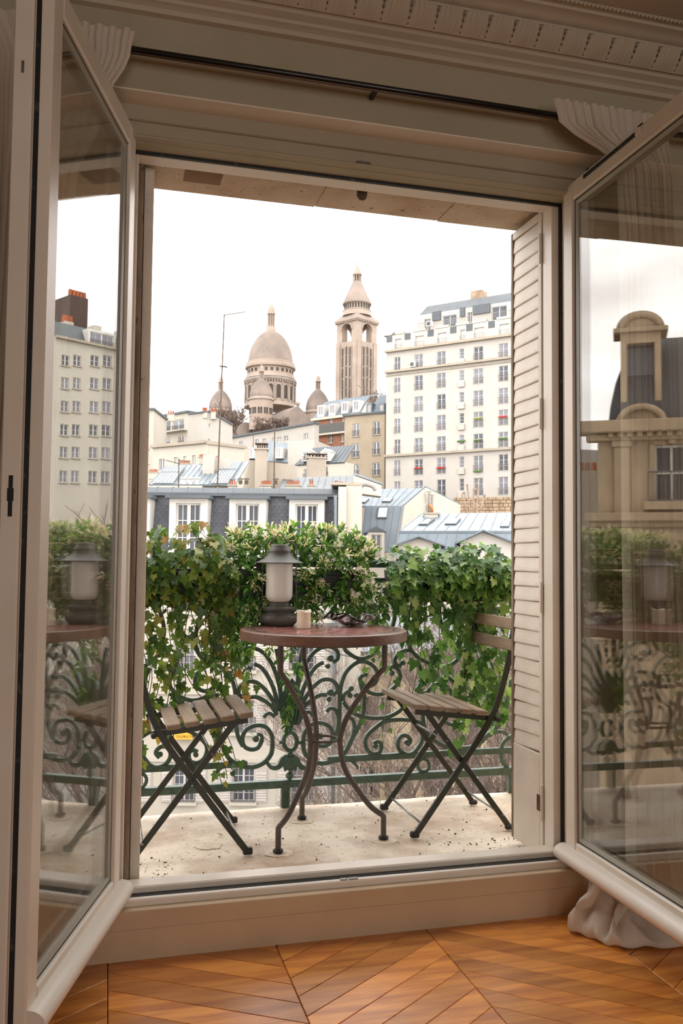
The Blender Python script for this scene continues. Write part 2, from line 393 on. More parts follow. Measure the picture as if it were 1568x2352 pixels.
# ---------------------------------------------------------------- casements
GLASS=pane_mat('window_glass',(.962,.968,.956))
def casement(name, hinge, ang, mirror, label):
    """local: x from hinge to free edge, y outwards normal of the outside face at y=0 (glass lies behind at -y), z up"""
    t=tag(empty(name,hinge),label,kind='structure')
    s=-1 if mirror else 1
    # free edge points back into the room
    ax=Vector((-math.sin(R(ang)),-math.cos(R(ang)),0)); nrm=Vector((math.cos(R(ang)),-math.sin(R(ang)),0))*s
    m=Matrix((ax,nrm,Vector((0,0,1)))).transposed().to_4x4()
    Wd,z0,z1=.673,.057,2.149; fw=.058
    def P(mb,nm,mt,par=t,sm=False): return mb.build(nm,mt,par,sm)
    def nb(): b=MB(); b.m=m; return b
    def stile(x0,x1,inner):
        b=nb(); b.cbox(x0,x1,-.058,0,z0,z1,.004); return b
    P(stile(0,fw,1),'stile',PVC); P(stile(Wd-fw,Wd,0),'stile',PVC)
    P(nb().cbox(fw,Wd-fw,-.058,0,z0,z0+fw+.012,.004),'rail',PVC)
    P(nb().cbox(fw,Wd-fw,-.058,0,z1-fw,z1,.004),'rail',PVC)
    zi0,zi1,xi0,xi1=z0+fw+.012,z1-fw,fw,Wd-fw
    # glazing gasket and sloping bead round the glass
    g=nb()
    for a,b_,c,d in ((xi0,xi0+.004,zi0,zi1),(xi1-.004,xi1,zi0,zi1),(xi0,xi1,zi0,zi0+.004),(xi0,xi1,zi1-.004,zi1)): g.box(a,b_,-.016,-.009,c,d)
    P(g,'glazing_gasket',RUBBER)
    bd=nb()
    for o_,y_ in ((.004,-.016),):
        A=[(xi0+.003,zi0+.003),(xi1-.003,zi0+.003),(xi1-.003,zi1-.003),(xi0+.003,zi1-.003)]; i_=.016
        B=[(xi0+i_,zi0+i_),(xi1-i_,zi0+i_),(xi1-i_,zi1-i_),(xi0+i_,zi1-i_)]
        bd.add([(x,-.009,z) for x,z in A]+[(x,-.013,z) for x,z in B]+[(x,-.020,z) for x,z in B]+[(x,-.020,z) for x,z in A],
               [(k,(k+1)%4,4+(k+1)%4,4+k) for k in range(4)]+[(4+k,4+(k+1)%4,8+(k+1)%4,8+k) for k in range(4)]+[(8+k,8+(k+1)%4,12+(k+1)%4,12+k) for k in range(4)])
    P(bd,'bead',PVCG)
    P(nb().box(xi0,xi1,-.0165,-.0135,zi0,zi1),'pane',GLASS)
    P(nb().box(xi0,xi1,-.0335,-.0305,zi0,zi1),'pane',GLASS)
    # rounded weather bar along the foot
    wb=nb(); n=9; pts=[]
    for i in range(n+1):
        a=math.pi/2-math.pi*i/n; pts.append((.002+.034*math.cos(a) if i not in (0,n) else 0,z0+.024+.026*math.sin(a)))
    k=len(pts); wb.add([(x,y,z) for x in (-.012,Wd-.004) for y,z in pts],[(i,(i+1)%k,k+(i+1)%k,k+i) for i in range(k)]+[tuple(range(k)),tuple(range(k,2*k))])
    P(wb,'weather_bar',PVC,t,40)
    # edge of the free stile: seal, overlap flange, lock parts
    P(nb().box(Wd-.001,Wd+.002,-.034,-.024,z0+.01,z1-.01),'edge_seal',RUBBER)
    P(nb().cbox(Wd-.004,Wd+.012,-.075,-.036,z0,z1,.003),'flange',PVC)
    P(nb().box(Wd+.009,Wd+.0135,-.058,-.050,1.045,1.125).box(Wd+.009,Wd+.014,-.060,-.048,1.075,1.10),'lock_plate',RUBBER)
    P(nb().box(Wd+.008,Wd+.0124,-.058,-.052,1.93,1.955),'keeper',KEEP)
    for z in (.25,1.1,1.95):
        b=nb(); b.lathe([(.007,z-.04),(.008,z-.038),(.008,z+.038),(.007,z+.04)],12,(-.010,-.05,0)); P(b,'hinge',PVC,t,40)
    return t,m,nb
wL,mL,nbL=casement('window_2',(.05,2.44,0),15.5,False,'open white glazed casement with a sheer curtain hanging behind it')
wR,mR,nbR=casement('window_3',(1.371,2.44,0),1.0,True,'open white glazed casement above the curtain heap on the floor')
# black air vent slot in the head of the casement
v=nbR(); v.cbox(.135,.40,-.03,-.012,2.149,2.158,.002).box(.125,.135,-.032,-.010,2.148,2.160).box(.40,.42,-.032,-.010,2.148,2.160); v.build('vent',RUBBER,wR)
v=nbR(); v.cbox(.13,.41,-.0005,.0035,2.127,2.139,.001); v.build('vent_slot',RUBBER,wR)
v=nbR(); v.cbox(.41,.432,-.0005,.006,2.124,2.142,.001); v.build('vent_cap',PVC,wR)

# ---------------------------------------------------------------- folded louvred shutters in the reveal
SHUT=mat('peeling_shutter_paint','DDD3C5',.55,'D0C4B4',9,6,bump=.14,bscale=60,speck='8A7560',sscale=48,sth=.70)
SHUTB=mat('weathered_wood_edge','93806C',.8,'6E5B4A',12,6,(3,3,.6),bump=.5,bscale=60,speck='3E3026',sscale=30,sth=.66)
RUST=mat('rust','6B3E22',.85,'4A2A18',30)
def shutter(name,x,y0,y1,sx,label,slats=True):
    t=empty(name,(x,(y0+y1)/2,.02),0,label,'shutter')
    z0,z1=.022,2.128
    P=lambda mb,nm,mt,sm=False: mb.build(nm,mt,t,sm,rel=True)
    a,b=min(x,x+sx*.028),max(x,x+sx*.028)
    P(MB().cbox(a,b,y1-.016,y1,z0,z1,.002),'stile',SHUTB)
    P(MB().cbox(a,b,y0,y0+.022,z0,z1,.002),'stile',SHUT)
    P(MB().cbox(a,b,y0+.022,y1-.016,z0,.345,.002),'bottom_panel',SHUT)
    P(MB().cbox(a,b,y0+.022,y1-.016,z1-.028,z1,.002),'top_rail',SHUT)
    P(MB().box(a+.010,b-.006,y0+.022,y1-.016,.345,z1-.028),'back_panel',SHUTB)
    if slats:
        z=.347; i=0; ps=(z1-.03-z)/36; me=None
        c=x+sx*.004
        mb=MB(); h=ps*.98
        q=[(c+sx*.003,0),(c-sx*.0008,h*.05),(c-sx*.0015,h*.12),(c-sx*.0008,h*.35),(c+sx*.0028,h),(c+sx*.014,h),(c+sx*.014,0)]
        L=(y1-.018)-(y0+.024)
        k=len(q); mb.add([(qx-x,yy,qz) for yy in (-L/2,L/2) for qx,qz in q],[(j,(j+1)%k,k+(j+1)%k,k+j) for j in range(k)]+[tuple(range(k)),tuple(range(k,2*k))])
        me=mb.mesh('slat',SHUT)
        for i in range(36):
            sg=R(2.2)*math.sin(i*1.7)*.25 + (R(-3) if i<3 else 0)
            link('slat',me,t,(0,(y0+.024+y1-.018)/2-t.location.y,z+i*ps-t.location.z),(sg,0,0))
    return t,P
sR,PR=shutter('shutter',1.360,2.565,2.79,1,'peeling white louvred shutter folded into the window reveal beside the wooden back slats')
PR(MB().cbox(1.357,1.361,2.578,2.600,.165,.215,.0005),'hinge_plate',RUST)
PR(MB().lathe([(.0055,.14),(.006,.142),(.006,.25),(.0055,.252)],10,(1.359,2.566,0)),'hinge',SHUT,40)
for z in (.85,1.45,2.0): PR(MB().lathe([(.0055,z-.05),(.006,z-.048),(.006,z+.048),(.0055,z+.05)],10,(1.359,2.566,0)),'hinge',SHUT,40)
t=empty('shutter',(1.40,2.68,.02),0,'weathered back leaf of the folded shutter against the stone reveal','shutter')
MB().cbox(1.393,1.424,2.562,2.785,.02,2.14,.002).build('panel',SHUTB,t,rel=True); MB().cbox(1.40,1.424,2.785,2.79,.02,2.14,.001).build('edge_strip',SHUT,t,rel=True)
sL,PL=shutter('shutter',.108,2.60,2.785,-1,'narrow brown edge of the louvred shutter folded beside the yellowing ivy')
t=empty('shutter',(.06,2.66,.02),0,'weathered inner leaf of the folded shutter behind the open casement hinge','shutter')
MB().cbox(.037,.077,2.562,2.78,.004,2.14,.002).build('panel',SHUTB,t,rel=True)
MB().box(.0765,.0785,2.566,2.574,.06,.20).build('hinge_gap',mat('dark_gap','1A120C',.9),t,rel=True)

# ---------------------------------------------------------------- curtain rod and curtains
RODM=mat('black_rod','1A1613',.3,'120F0C',10)
YRD,ZRD=2.275,2.292
cr=empty('curtain_rod',(.7,YRD,ZRD),0,'thin black curtain rod spanning the wall above the window','curtain rod')
MB().tube([(-.75,YRD,ZRD),(2.3,YRD,ZRD)],.0085,12).build('rod',RODM,cr,True,rel=True)
MB().tube([(-.75,YRD-.004,ZRD-.012),(2.3,YRD-.004,ZRD-.012)],.0035,8).build('lower_track',mat('bronze_track','5A4336',.35,metal=.5),cr,True,rel=True)
for x in (-.7,.7,2.25): MB().box(x-.006,x+.006,YRD,2.336,ZRD-.006,ZRD+.006).build('bracket',RODM,cr,rel=True)
LINEN=bpy.data.materials.new('sheer_linen'); LINEN.use_nodes=True; t=LINEN.node_tree; N=t.nodes; b=N['Principled BSDF']
b.inputs['Base Color'].default_value=(*lin('E4D8C8'),1); b.inputs['Roughness'].default_value=.85
tl=N.new('ShaderNodeBsdfTranslucent'); tl.inputs['Color'].default_value=(*lin('E8DDCF'),1); mx=N.new('ShaderNodeMixShader'); mx.inputs['Fac'].default_value=.35
wv=N.new('ShaderNodeTexNoise'); wv.inputs['Scale'].default_value=220; bp=N.new('ShaderNodeBump'); bp.inputs['Strength'].default_value=.15; bp.inputs['Distance'].default_value=.002
co=N.new('ShaderNodeTexCoord'); t.links.new(co.outputs['Object'],wv.inputs['Vector']); t.links.new(wv.outputs['Fac'],bp.inputs['Height']); t.links.new(bp.outputs['Normal'],b.inputs['Normal'])
t.links.new(b.outputs[0],mx.inputs[1]); t.links.new(tl.outputs[0],mx.inputs[2]); t.links.new(mx.outputs[0],N['Material Output'].inputs['Surface'])
def curtain(xl,xr,label,folds,seed,bot):
    """xl, xr: edge curves over height (list of (z, x)); header pinched on the rod, folds run down, foot heaped on the floor"""
    def ev(c,z):
        for (z1,a),(z0,b) in zip(c,c[1:]):
            if z>=z0: 
                q=(z-z0)/(z1-z0); q=q*q*(3-2*q); return b+(a-b)*q
        return c[-1][1]
    t=empty('curtain',((ev(xl,1)+ev(xr,1))/2,YRD,ZF),0,label,'curtain','linen curtains')
    n,mn=200,70; rnd=random.Random(seed); ph=[rnd.random()*6 for _ in range(6)]
    mb=MB(); vs=[]
    top=ZRD+.035
    for j in range(mn+1):
        v=j/mn; z=top-(top-bot)*v
        a,b_=ev(xl,z),ev(xr,z); wd=b_-a
        for i in range(n+1):
            u=i/n
            amp=.009+.017*min(1,max(0,v-.03)*5); k=folds
            fo=math.sin(u*k*2*math.pi+ph[0]+.7*math.sin(v*3+u*5))+.35*math.sin(u*k*3.7+ph[1]+v*2)
            x=a+wd*u+.002*math.sin(u*k*2*math.pi*2+ph[2]); y=YRD-.0255-amp*.35+amp*.62*fo
            zz=z
            if False:
                q=1-(z-ZF)/.26; bul=q*q*(.085+.035*math.sin(u*9+ph[3])+.03*math.sin(u*17+ph[4]))
                y-=bul; x-=q*q*.05*(1-u)+.012*q*math.sin(u*13+ph[5]); zz=ZF+.006+(z-ZF)*(1-.25*q)+.018*q*(1-q)*4*math.sin(u*11+ph[1])
                y-=.02*q*math.sin(q*7+u*6)
            vs.append((x,y,max(zz,ZF+.003)))
    fs=[(j*(n+1)+i,j*(n+1)+i+1,(j+1)*(n+1)+i+1,(j+1)*(n+1)+i) for j in range(mn) for i in range(n)]
    mb.add(vs,fs); cl=mb.build('cloth',LINEN,t,True,rel=True)
    return t,cl
cR,_=curtain([(2.33,1.235),(2.27,1.25),(2.15,1.445),(1.9,1.455),(1.2,1.455),(.12,1.46),(-.1,1.42)],[(2.33,1.62),(2.27,1.62),(2.1,1.63),(1.9,1.63),(1.2,1.64),(.2,1.68),(-.1,1.78)],'sheer linen curtain whose foot lies heaped on the parquet',13,4,.015)
cL,_=curtain([(2.33,-.40),(2.2,-.34),(1.9,-.32),(1,-.34),(-.1,-.40)],[(2.33,.035),(2.27,.025),(2.12,-.035),(1.9,-.10),(1,-.13),(-.1,-.19)],'sheer linen curtain gathered behind the casement that mirrors the lantern',13,9,ZF+.006)
# heap of cloth where the long hem lies on the parquet
hp=MB(); n,m2=64,22; vs=[];fs=[]
rl=[(1.315,2.315),(1.300,2.285),(1.335,2.235),(1.352,2.185),(1.40,2.155),(1.48,2.135),(1.60,2.115),(1.75,2.11)]
path=smooth_path([(x,y,0) for x,y in rl],9)
hh=[.085,.10,.055,.05,.052,.05,.05,.045]
k=len(path)
for i,p in enumerate(path):
    tt=i/(k-1)*(len(hh)-1); a=int(min(tt,len(hh)-2)); h=hh[a]+(hh[a+1]-hh[a])*(tt-a)
    d=(path[min(i+1,k-1)]-path[max(i-1,0)]).normalized(); nr=Vector((d.y,-d.x,0))
    for j in range(m2+1):
        q=j/m2
        # section: tucked under, rolling over and climbing back towards the hanging cloth
        sx=[(.028,.004),(.0,.006),(-.002,.02),(.004,h*.55),(.030,h*.8),(.062,h*1.0),(.085,h*1.35),(.105,h*1.6),(.120,h*1.75)]
        e=q*(len(sx)-1); b0=int(min(e,len(sx)-2)); f=e-b0; f=f*f*(3-2*f)
        ox=sx[b0][0]+(sx[b0+1][0]-sx[b0][0])*f; oz=sx[b0][1]+(sx[b0+1][1]-sx[b0][1])*f
        w_=.014*math.sin(i*.5+q*4)*q+.010*math.sin(i*1.1-q*3)*q
        ox+=w_; oz+=.013*math.sin(i*.62+q*5)*min(1,q*2)
        pp=p-nr*ox if True else p
        vs.append((pp.x,pp.y,ZF+max(.003,oz)))
for i in range(k-1):
    for j in range(m2): a=i*(m2+1)+j; fs.append((a,a+1,a+m2+2,a+m2+1))
hp.add(vs,fs); hp.build('hem_heap',LINEN,cR,True,rel=True)

# ---------------------------------------------------------------- cast iron railing
IRON=mat('green_cast_iron','50695C',.5,'3B5145',30,5,bump=.3,bscale=120,speck='6E8474',sscale=160,sth=.66)
YR=3.40; AX=.700
rail=empty('balcony_railing',(AX,YR,0),0,'ornate green cast-iron balustrade of scrolls, palmettes and rings along the balcony edge','railing')
def rp3(x,y):
    q=onY(x,y,YR); return Vector((q.x,YR,q.z))
def rbuild(mb,name,sm=False): return mb.build(name,IRON,rail,sm,rel=True)
def mir(p): return Vector((2*AX-p.x,p.y,p.z))
def scroll(pts,w=.0155,taper=None,ball=None,br=.013,both=True,n=6,closed=False,name='scroll',d=.017):
    P=smooth_path([rp3(*p) for p in pts],n,closed)
    if closed: P.append(P[0])
    k=len(P); ws=[w]*k
    if taper:
        ws=[w*(taper+(1-taper)*min(1,i/(k*.5))) if taper>0 else w*((-taper)+(1+taper)*min(1,(k-1-i)/(k*.5))) for i in range(k)]
    B=rp3(*ball) if ball else None; d*=random.uniform(.90,1.10)
    for f in ((lambda q:q),mir) if both else ((lambda q:q),):
        mb=MB().bar([f(q) for q in P],ws,d,(0,1,0))
        if B is not None: mb.lathe([(br*.7,-.013),(br,-.009),(br,.009),(br*.7,.013)],14)
        if B is not None:   # the disc at the heart of the scroll lies in the plane of the railing
            c=f(B); k0=len(mb.v)-14*4
            mb.v[k0:]=[(c.x+x,c.y+z,c.z+y) for x,y,z in mb.v[k0:]]
        rbuild(mb,name,40)
# right-hand halves, repeated mirror-wise about the palmette
scroll([(762,1704),(772,1684),(778,1655),(779,1631),(781,1585),(791,1549),(809,1528),(829,1519),(852,1526),(865,1542),(865,1560),(856,1572),(843,1576),(831,1571),(826,1560),(832,1551),(843,1549)])
scroll([(696,1705),(699,1728),(715,1746),(740,1753),(770,1745),(792,1727),(806,1699),(820,1674),(829,1653),(834,1631),(836,1603),(832,1585),(827,1566)],w=.017)
scroll([(719,1692),(728,1710),(744,1713),(759,1704),(763,1684),(754,1667),(734,1660),(713,1665),(699,1684),(696,1706)],ball=(734,1690),br=.0125)
scroll([(719,1692),(722,1683),(731,1680)],w=.013)
scroll([(749,1635),(756,1627),(768,1629),(775,1642),(778,1662)],w=.014)
scroll([(800,1648),(808,1651),(813,1665),(811,1683),(806,1699)],w=.014)
scroll([(764,1521),(775,1512),(774,1496),(760,1486),(742,1486),(723,1496),(708,1514),(697,1535),(685,1570),(680,1600),(675,1628)],ball=(758,1512),name='frond')
scroll([(742,1521),(725,1531),(710,1552),(698,1577),(690,1602),(682,1630)],ball=(752,1530),br=.010,name='frond')
scroll([(763,1596),(774,1586),(771,1571),(758,1561),(738,1562),(719,1577),(706,1594),(696,1611),(686,1632)],ball=(758,1590),name='frond')
scroll([(750,1596),(735,1596),(715,1607),(698,1623),(688,1640)],ball=(755,1606),br=.010,name='frond')
scroll([(694,1489),(687,1520),(683,1560),(680,1600)],w=.013,name='frond')
scroll([(717,1644),(713,1637),(704,1635),(694,1644)],w=.013,name='frond')
scroll([(788,1612),(802,1630),(820,1642),(845,1648),(868,1649),(891,1646),(916,1633),(936,1612)])
scroll([(788,1610),(789,1597),(797,1588),(804,1588)],w=.013)
for bx,by in ((806,1581),(803,1597),(818,1597)):
    for f in ((lambda q:q),mir):
        c=f(rp3(bx,by)); mb=MB(); mb.m=Matrix.Translation(c)@Matrix.Rotation(R(90),4,'X'); mb.lathe([(.007,-.011),(.0105,-.008),(.0105,.008),(.007,.011)],12); rbuild(mb,'trefoil_bead',40)
scroll([(836,1583),(852,1592),(874,1594),(899,1583),(915,1565),(918,1549),(911,1535),(900,1531),(893,1539)],ball=(899,1546),br=.011)
scroll([(921,1530),(909,1526),(906,1515),(915,1501),(931,1494),(945,1496),(957,1508),(979,1521),(1000,1530),(1018,1531),(1037,1525),(1051,1512),(1050,1495),(1040,1486)],ball=(924,1522),br=.011)
scroll([(958,1520),(966,1540),(967,1563),(956,1586),(946,1601)])
scroll([(960,1594),(980,1589),(993,1575),(1009,1571),(1026,1578),(1035,1592),(1039,1609)])
scroll([(1013,1532),(1020,1545),(1030,1557),(1053,1574),(1068,1578)])
scroll([(1068,1530),(1090,1530),(1103,1538),(1118,1557),(1123,1581),(1116,1605),(1106,1622),(1090,1640)])
scroll([(1000,1640),(1021,1658),(1045,1665),(1077,1654),(1095,1640)])
scroll([(1170,1560),(1165,1597),(1157,1638),(1142,1667),(1118,1689),(1100,1706),(1077,1717),(1045,1717),(1018,1712),(990,1695),(974,1672),(970,1640)],w=.017)
scroll([(1139,1618),(1141,1640),(1138,1667)],w=.013)
scroll([(1165,1688),(1155,1681),(1137,1681),(1122,1690)],w=.014)
scroll([(975,1668),(955,1656),(931,1653),(908,1653),(881,1658),(859,1673),(843,1689),(838,1705),(843,1722),(856,1731),(870,1728),(875,1717),(874,1706),(865,1703),(858,1708)],ball=(861,1713),br=.010)
scroll([(934,1712),(942,1701),(934,1690),(922,1690),(913,1703),(915,1719),(929,1731),(947,1730),(961,1715),(969,1697),(970,1672)],ball=(933,1705),br=.010)
scroll([(1175,1690),(1160,1700),(1151,1716),(1152,1745),(1165,1762)])
scroll([(793,1744),(808,1747),(818,1758),(821,1766)],w=.014,taper=-.4)
c16=[(971.5+13*math.cos(a*R(45)),1757+14.5*math.sin(a*R(45))) for a in range(8)]
scroll(c16,w=.012,closed=True,name='ring')
scroll([(1175,1308),(1163,1311),(1155,1321),(1154,1334),(1159,1349),(1167,1362),(1176,1366)])
scroll([(1148,1366),(1157,1372),(1158,1385),(1148,1396),(1135,1397),(1126,1388)],w=.014)
scroll([(713,1412),(724,1420),(748,1415),(766,1396),(769,1380),(760,1362),(742,1352)])
scroll([(801,1345),(806,1356),(797,1366),(810,1376),(823,1388),(830,1405),(829,1425),(826,1440)])
scroll([(799,1452),(816,1450),(829,1456),(833,1470),(824,1483)],ball=(818,1430),br=.013)
scroll([(791,1460),(791,1489),(803,1502),(822,1512),(841,1510),(858,1498),(868,1470),(866,1440),(858,1410)])
scroll([(858,1498),(875,1470),(900,1440),(905,1400),(890,1370),(880,1350)])
scroll([(945,1496),(935,1470),(932,1440),(938,1410),(950,1380),(965,1350)])
scroll([(1040,1486),(1030,1470),(1015,1440),(1008,1400),(1012,1350)])
# palmette core: calyx, beads, ring, drooping leaves and foot
core=[(640,1612),(643,1642),(649,1658),(655,1665),(664,1663),(668,1666),(674,1663),(683,1665),(690,1658),(696,1642),(699,1612),(690,1590),(680,1570),(669,1556),(657,1572),(648,1592)]
rbuild(MB().poly([rp3(*p)+Vector((0,-.014,0)) for p in core],(0,.028,0)),'calyx')
for x in (652,660,669,678,687):
    rbuild(MB().tube(smooth_path([rp3(x*.5+669*.5,1663)+Vector((0,-.014,0)),rp3(x,1630)+Vector((0,-.018,0)),rp3(x*1.2-669*.2,1600)+Vector((0,-.014,0))],5),[.003+.003*math.sin(i/10*math.pi) for i in range(11)],6),'leaf_rib',True)
def rball(x,y,r,sq=(1,1,1),nm='bead'): rbuild(MB().ball(rp3(x,y),r,14,9,sq),nm,True)
rball(667,1671,.013); rball(666,1734,.0115); rball(665,1781,.016,(1,1,.95)); rball(668,1506,.010,(1,.8,1.3),'pendant'); rball(668,1490,.007,nm='pendant'); rball(668,1519,.0055,(1,1,1.4),'pendant')
rbuild(MB().bar([rp3(668,1470),rp3(668,1490)],.010,.012,(0,1,0)),'pendant')
scroll([(666+15*math.cos(a*R(30)),1702.5+20.5*math.sin(a*R(30))) for a in range(12)],w=.0155,closed=True,both=False,name='ring')
for xa,xb in ((641,652),(681,697)): rbuild(MB().bar([rp3(xa,1705),rp3(xb,1705)],.012,.012,(0,1,0)),'link_bar')
for s in (-1,1):
    X=lambda x:665+s*(665-x)
    rbuild(MB().bar(smooth_path([rp3(X(660),1738),rp3(X(650),1744),rp3(X(643),1757),rp3(X(633),1763),rp3(X(621),1761),rp3(X(613),1751)],5),[.026-.013*i/25 for i in range(26)],.02,(0,1,0)),'drooping_leaf',40)
rbuild(MB().poly([rp3(*p)+Vector((0,-.011,0)) for p in ((655,1738),(648,1752),(653,1771),(660,1766),(666,1774),(672,1766),(679,1771),(683,1752),(676,1738))],(0,.022,0)),'drooping_leaf')
# rails
def hbar(z0,z1,xa,xb,nm,y=.016): rbuild(MB().cbox(xa,xb,YR-y,YR+y,z0,z1,.003),nm)
hbar(.073,.102,-1.2,2.6,'bottom_rail')
hbar(.160,.184,-1.2,AX-.25,'lower_rail',.012); hbar(.160,.184,AX+.16,2.6,'lower_rail',.012); hbar(.160,.184,AX-.24,AX-.16,'lower_rail',.012)
hbar(.872,.892,-1.2,2.6,'upper_rail',.010); hbar(.934,.962,-1.2,2.6,'top_rail',.026)
for x in (AX-.008,AX+.96,AX-.96): rbuild(MB().cbox(x-.017,x+.017,YR-.012,YR+.012,-.01,.08,.003),'foot_post')

# ---------------------------------------------------------------- planter troughs hung inside the rail
TROUGH=mat('dark_trough','23281F',.55,'181C16',10,speck='3A4133',sscale=40,sth=.66)
SOIL=mat('soil','2A1E14',.95,'1A120B',30,bump=.8,bscale=60)
def trough(xa,xb,label):
    t=empty('planter_trough',((xa+xb)/2,3.33,.80),0,label,'planter','troughs hung on the balcony rail')
    y0,y1,z0,z1=3.262,3.382,.800,.925; e=.006
    MB().add([(xa+.012,y0+.012,z0),(xb-.012,y0+.012,z0),(xb-.012,y1,z0),(xa+.012,y1,z0),(xa,y0,z1),(xb,y0,z1),(xb,y1,z1),(xa,y1,z1),
              (xa+e,y0+e,z1),(xb-e,y0+e,z1),(xb-e,y1-e,z1),(xa+e,y1-e,z1),(xa+.016,y0+.018,z0+.01),(xb-.016,y0+.018,z0+.01),(xb-.016,y1-e,z0+.01),(xa+.016,y1-e,z0+.01)],
             [(0,3,2,1)]+[(k,(k+1)%4,4+(k+1)%4,4+k) for k in range(4)]+[(4+k,4+(k+1)%4,8+(k+1)%4,8+k) for k in range(4)]+[(8+k,8+(k+1)%4,12+(k+1)%4,12+k) for k in range(4)]+[(12,13,14,15)]).build('body',TROUGH,t,rel=True)
    MB().cbox(xa-.004,xb+.004,y0-.006,y0+.004,z1-.02,z1+.002,.002).build('rim',TROUGH,t,rel=True)
    MB().box(xa+.012,xb-.012,y0+.012,y1-.01,z0+.012,z1-.02).build('soil',SOIL,t,rel=True)
    for x in (xa+.08,xb-.08): MB().bar([(x,y0-.008,z0+.01),(x,y0-.008,z1+.035),(x,3.435,z1+.045),(x,3.435,.91)],.004,.02,(1,0,0)).build('hook',TROUGH,t,rel=True)
trough(-.16,.44,'dark trough holding the ivy with yellowing leaves')
trough(.47,.985,'dark trough holding the white-budded jasmine behind the lantern')
trough(1.085,1.575,'dark trough holding the fresh green ivy above the slatted wooden back')

# ---------------------------------------------------------------- round bistro table
TRIM=mat('rusty_brown_iron','5C5148',.55,'463E37',18,5,bump=.2,bscale=80,speck='705A4C',sscale=50,sth=.66,metal=.1)
RIM=mat('worn_red_rim','7A5746',.5,'614436',9,5,(1,1,3),bump=.15,bscale=60,speck='9C6A54',sscale=50,sth=.66)
def tile_mat():
    m=mat('mosaic_top','A8766D',.2,'8E6059',12,5,speck='B88A80',sscale=18,sth=.6,spec=.6)
    return m
TT=Vector((.743,3.010,0)); feet=[Vector((.564,2.878,0)),Vector((.720,3.222,0)),Vector((.945,2.931,0))]
tb=empty('bistro_table',TT,0,'round bistro table with red mosaic top and three bowed rusty iron legs','table')
RT=.294
MB().lathe([(0,.7185),(RT-.022,.7185),(RT-.020,.7200),(RT-.004,.7200),(RT,.7175),(RT+.001,.70),(RT,.6865),(RT-.006,.6855),(RT-.010,.690),(0,.690)],72,(0,0,0)).build('rim',RIM,tb,50)
# mosaic: rings of small tiles set into the top
ring=MB(); rr=random.Random(5)
MOS=[tile_mat(),mat('mosaic_dark','7A4F49',.26,'624440',14,spec=.6),mat('mosaic_grey','6E6259',.35,'564B43',14)]
top=MB().lathe([(0,.7187),(RT-.0225,.7187),(RT-.0225,.7180),(0,.7180)],72).build('tabletop',mat('grout','8A7468',.7,'70594E',20),tb)
tile=[]
for k in range(1,18):
    r0=.004+(k-1)*.0158; r1=r0+.0146; n=max(6,int(2*math.pi*(r0+r1)/2/.0155))
    for i in range(n):
        a0=(i+.04+(k%2)*.5)/n*2*math.pi; a1=(i+.96+(k%2)*.5)/n*2*math.pi
        tile.append((r0,r1,a0,a1,k,i))
for mi in range(3):
    mb=MB()
    for r0,r1,a0,a1,k,i in tile:
        c=2 if k>=17 or (k==15 and i%2) else (1 if (k+i)%5==0 or k==16 else 0)
        if c!=mi or r1>RT-.022: continue
        z=.7192+.0006*rr.random()
        mb.add([(r*math.cos(a),r*math.sin(a),z) for r,a in ((r0,a0),(r1,a0),(r1,a1),(r0,a1))]+[(r*math.cos(a),r*math.sin(a),.7186) for r,a in ((r0,a0),(r1,a0),(r1,a1),(r0,a1))],[(0,1,2,3),(0,4,5,1),(1,5,6,2),(2,6,7,3),(3,7,4,0)])
    o=mb.build('mosaic',MOS[mi],top); o['kind']='stuff'
for f in feet:
    d=(f-TT).normalized(); Rr=(f-TT).length
    A=[(Rr,.69),(Rr,.588)]; Bc=smooth_path([(Rr,.588,0),(Rr*.86,.556,0),(Rr*.62,.49,0),(.090,.42,0),(.067,.36,0),(.064,.31,0),(.080,.235,0),(Rr*.58,.165,0),(Rr*.80,.108,0),(Rr,.080,0)],6); Cc=[(Rr,.08),(Rr,.006)]
    pts=[d*r+Vector((0,0,z)) for r,z in A]+[d*p.x+Vector((0,0,p.y)) for p in Bc[1:]]+[d*r+Vector((0,0,z)) for r,z in Cc[1:]]
    lg=MB().tube(pts,.0098,12).build('leg',TRIM,tb,40)
    MB().lathe([(.0,0),(.015,0),(.0175,.003),(.0175,.008),(.015,.011),(.010,.012)],20,d*Rr).build('foot_disc',mat('dark_rubber','1E1814',.6),lg,40)
rg=[]
MB().tube([(.056*math.cos(a*R(10)),.056*math.sin(a*R(10)),.335) for a in range(37)],.0048,8,False).build('tie_ring',TRIM,tb,True)
MB().tube([(.25*math.cos(a*R(10)),.25*math.sin(a*R(10)),.684) for a in range(37)],.006,8,False).build('apron_ring',TRIM,tb,True)

# ---------------------------------------------------------------- lantern, candle, glass dish
DARK=mat('black_painted_tin','565551',.5,'4A4945',12,speck='45443F',sscale=70,sth=.64,metal=.2)
FROST=mat('frosted_glass','DDDEDC',.38,'D3D4D2',3,spec=.5)
BRASS=mat('brass','A07A3A',.4,'7B5B2A',30,metal=.8)
LP=onZ(640,1437,.72); LP.z=.7200
ln=empty('storm_lantern',LP,0,'tall black storm lantern with frosted glass chimney and wide brimmed cap','lantern')
u=.00156   # metres per photo pixel at the lantern
def lat(pr,nm,mt,n=40,sm=35,par=ln): return MB().lathe([(r*u,z*u) for r,z in pr],n).build(nm,mt,par,sm)
lat([(31,0),(34,0),(37,3),(43,9),(44,13),(44,21),(42,25),(36,27),(35,29),(0,29)],'base',DARK)
lat([(34.5,29),(34.5,34),(38,36),(39,38),(39,43),(37,45),(27,46),(25,48),(24.5,55),(22,56),(0,56)],'burner',DARK)
vt=MB()
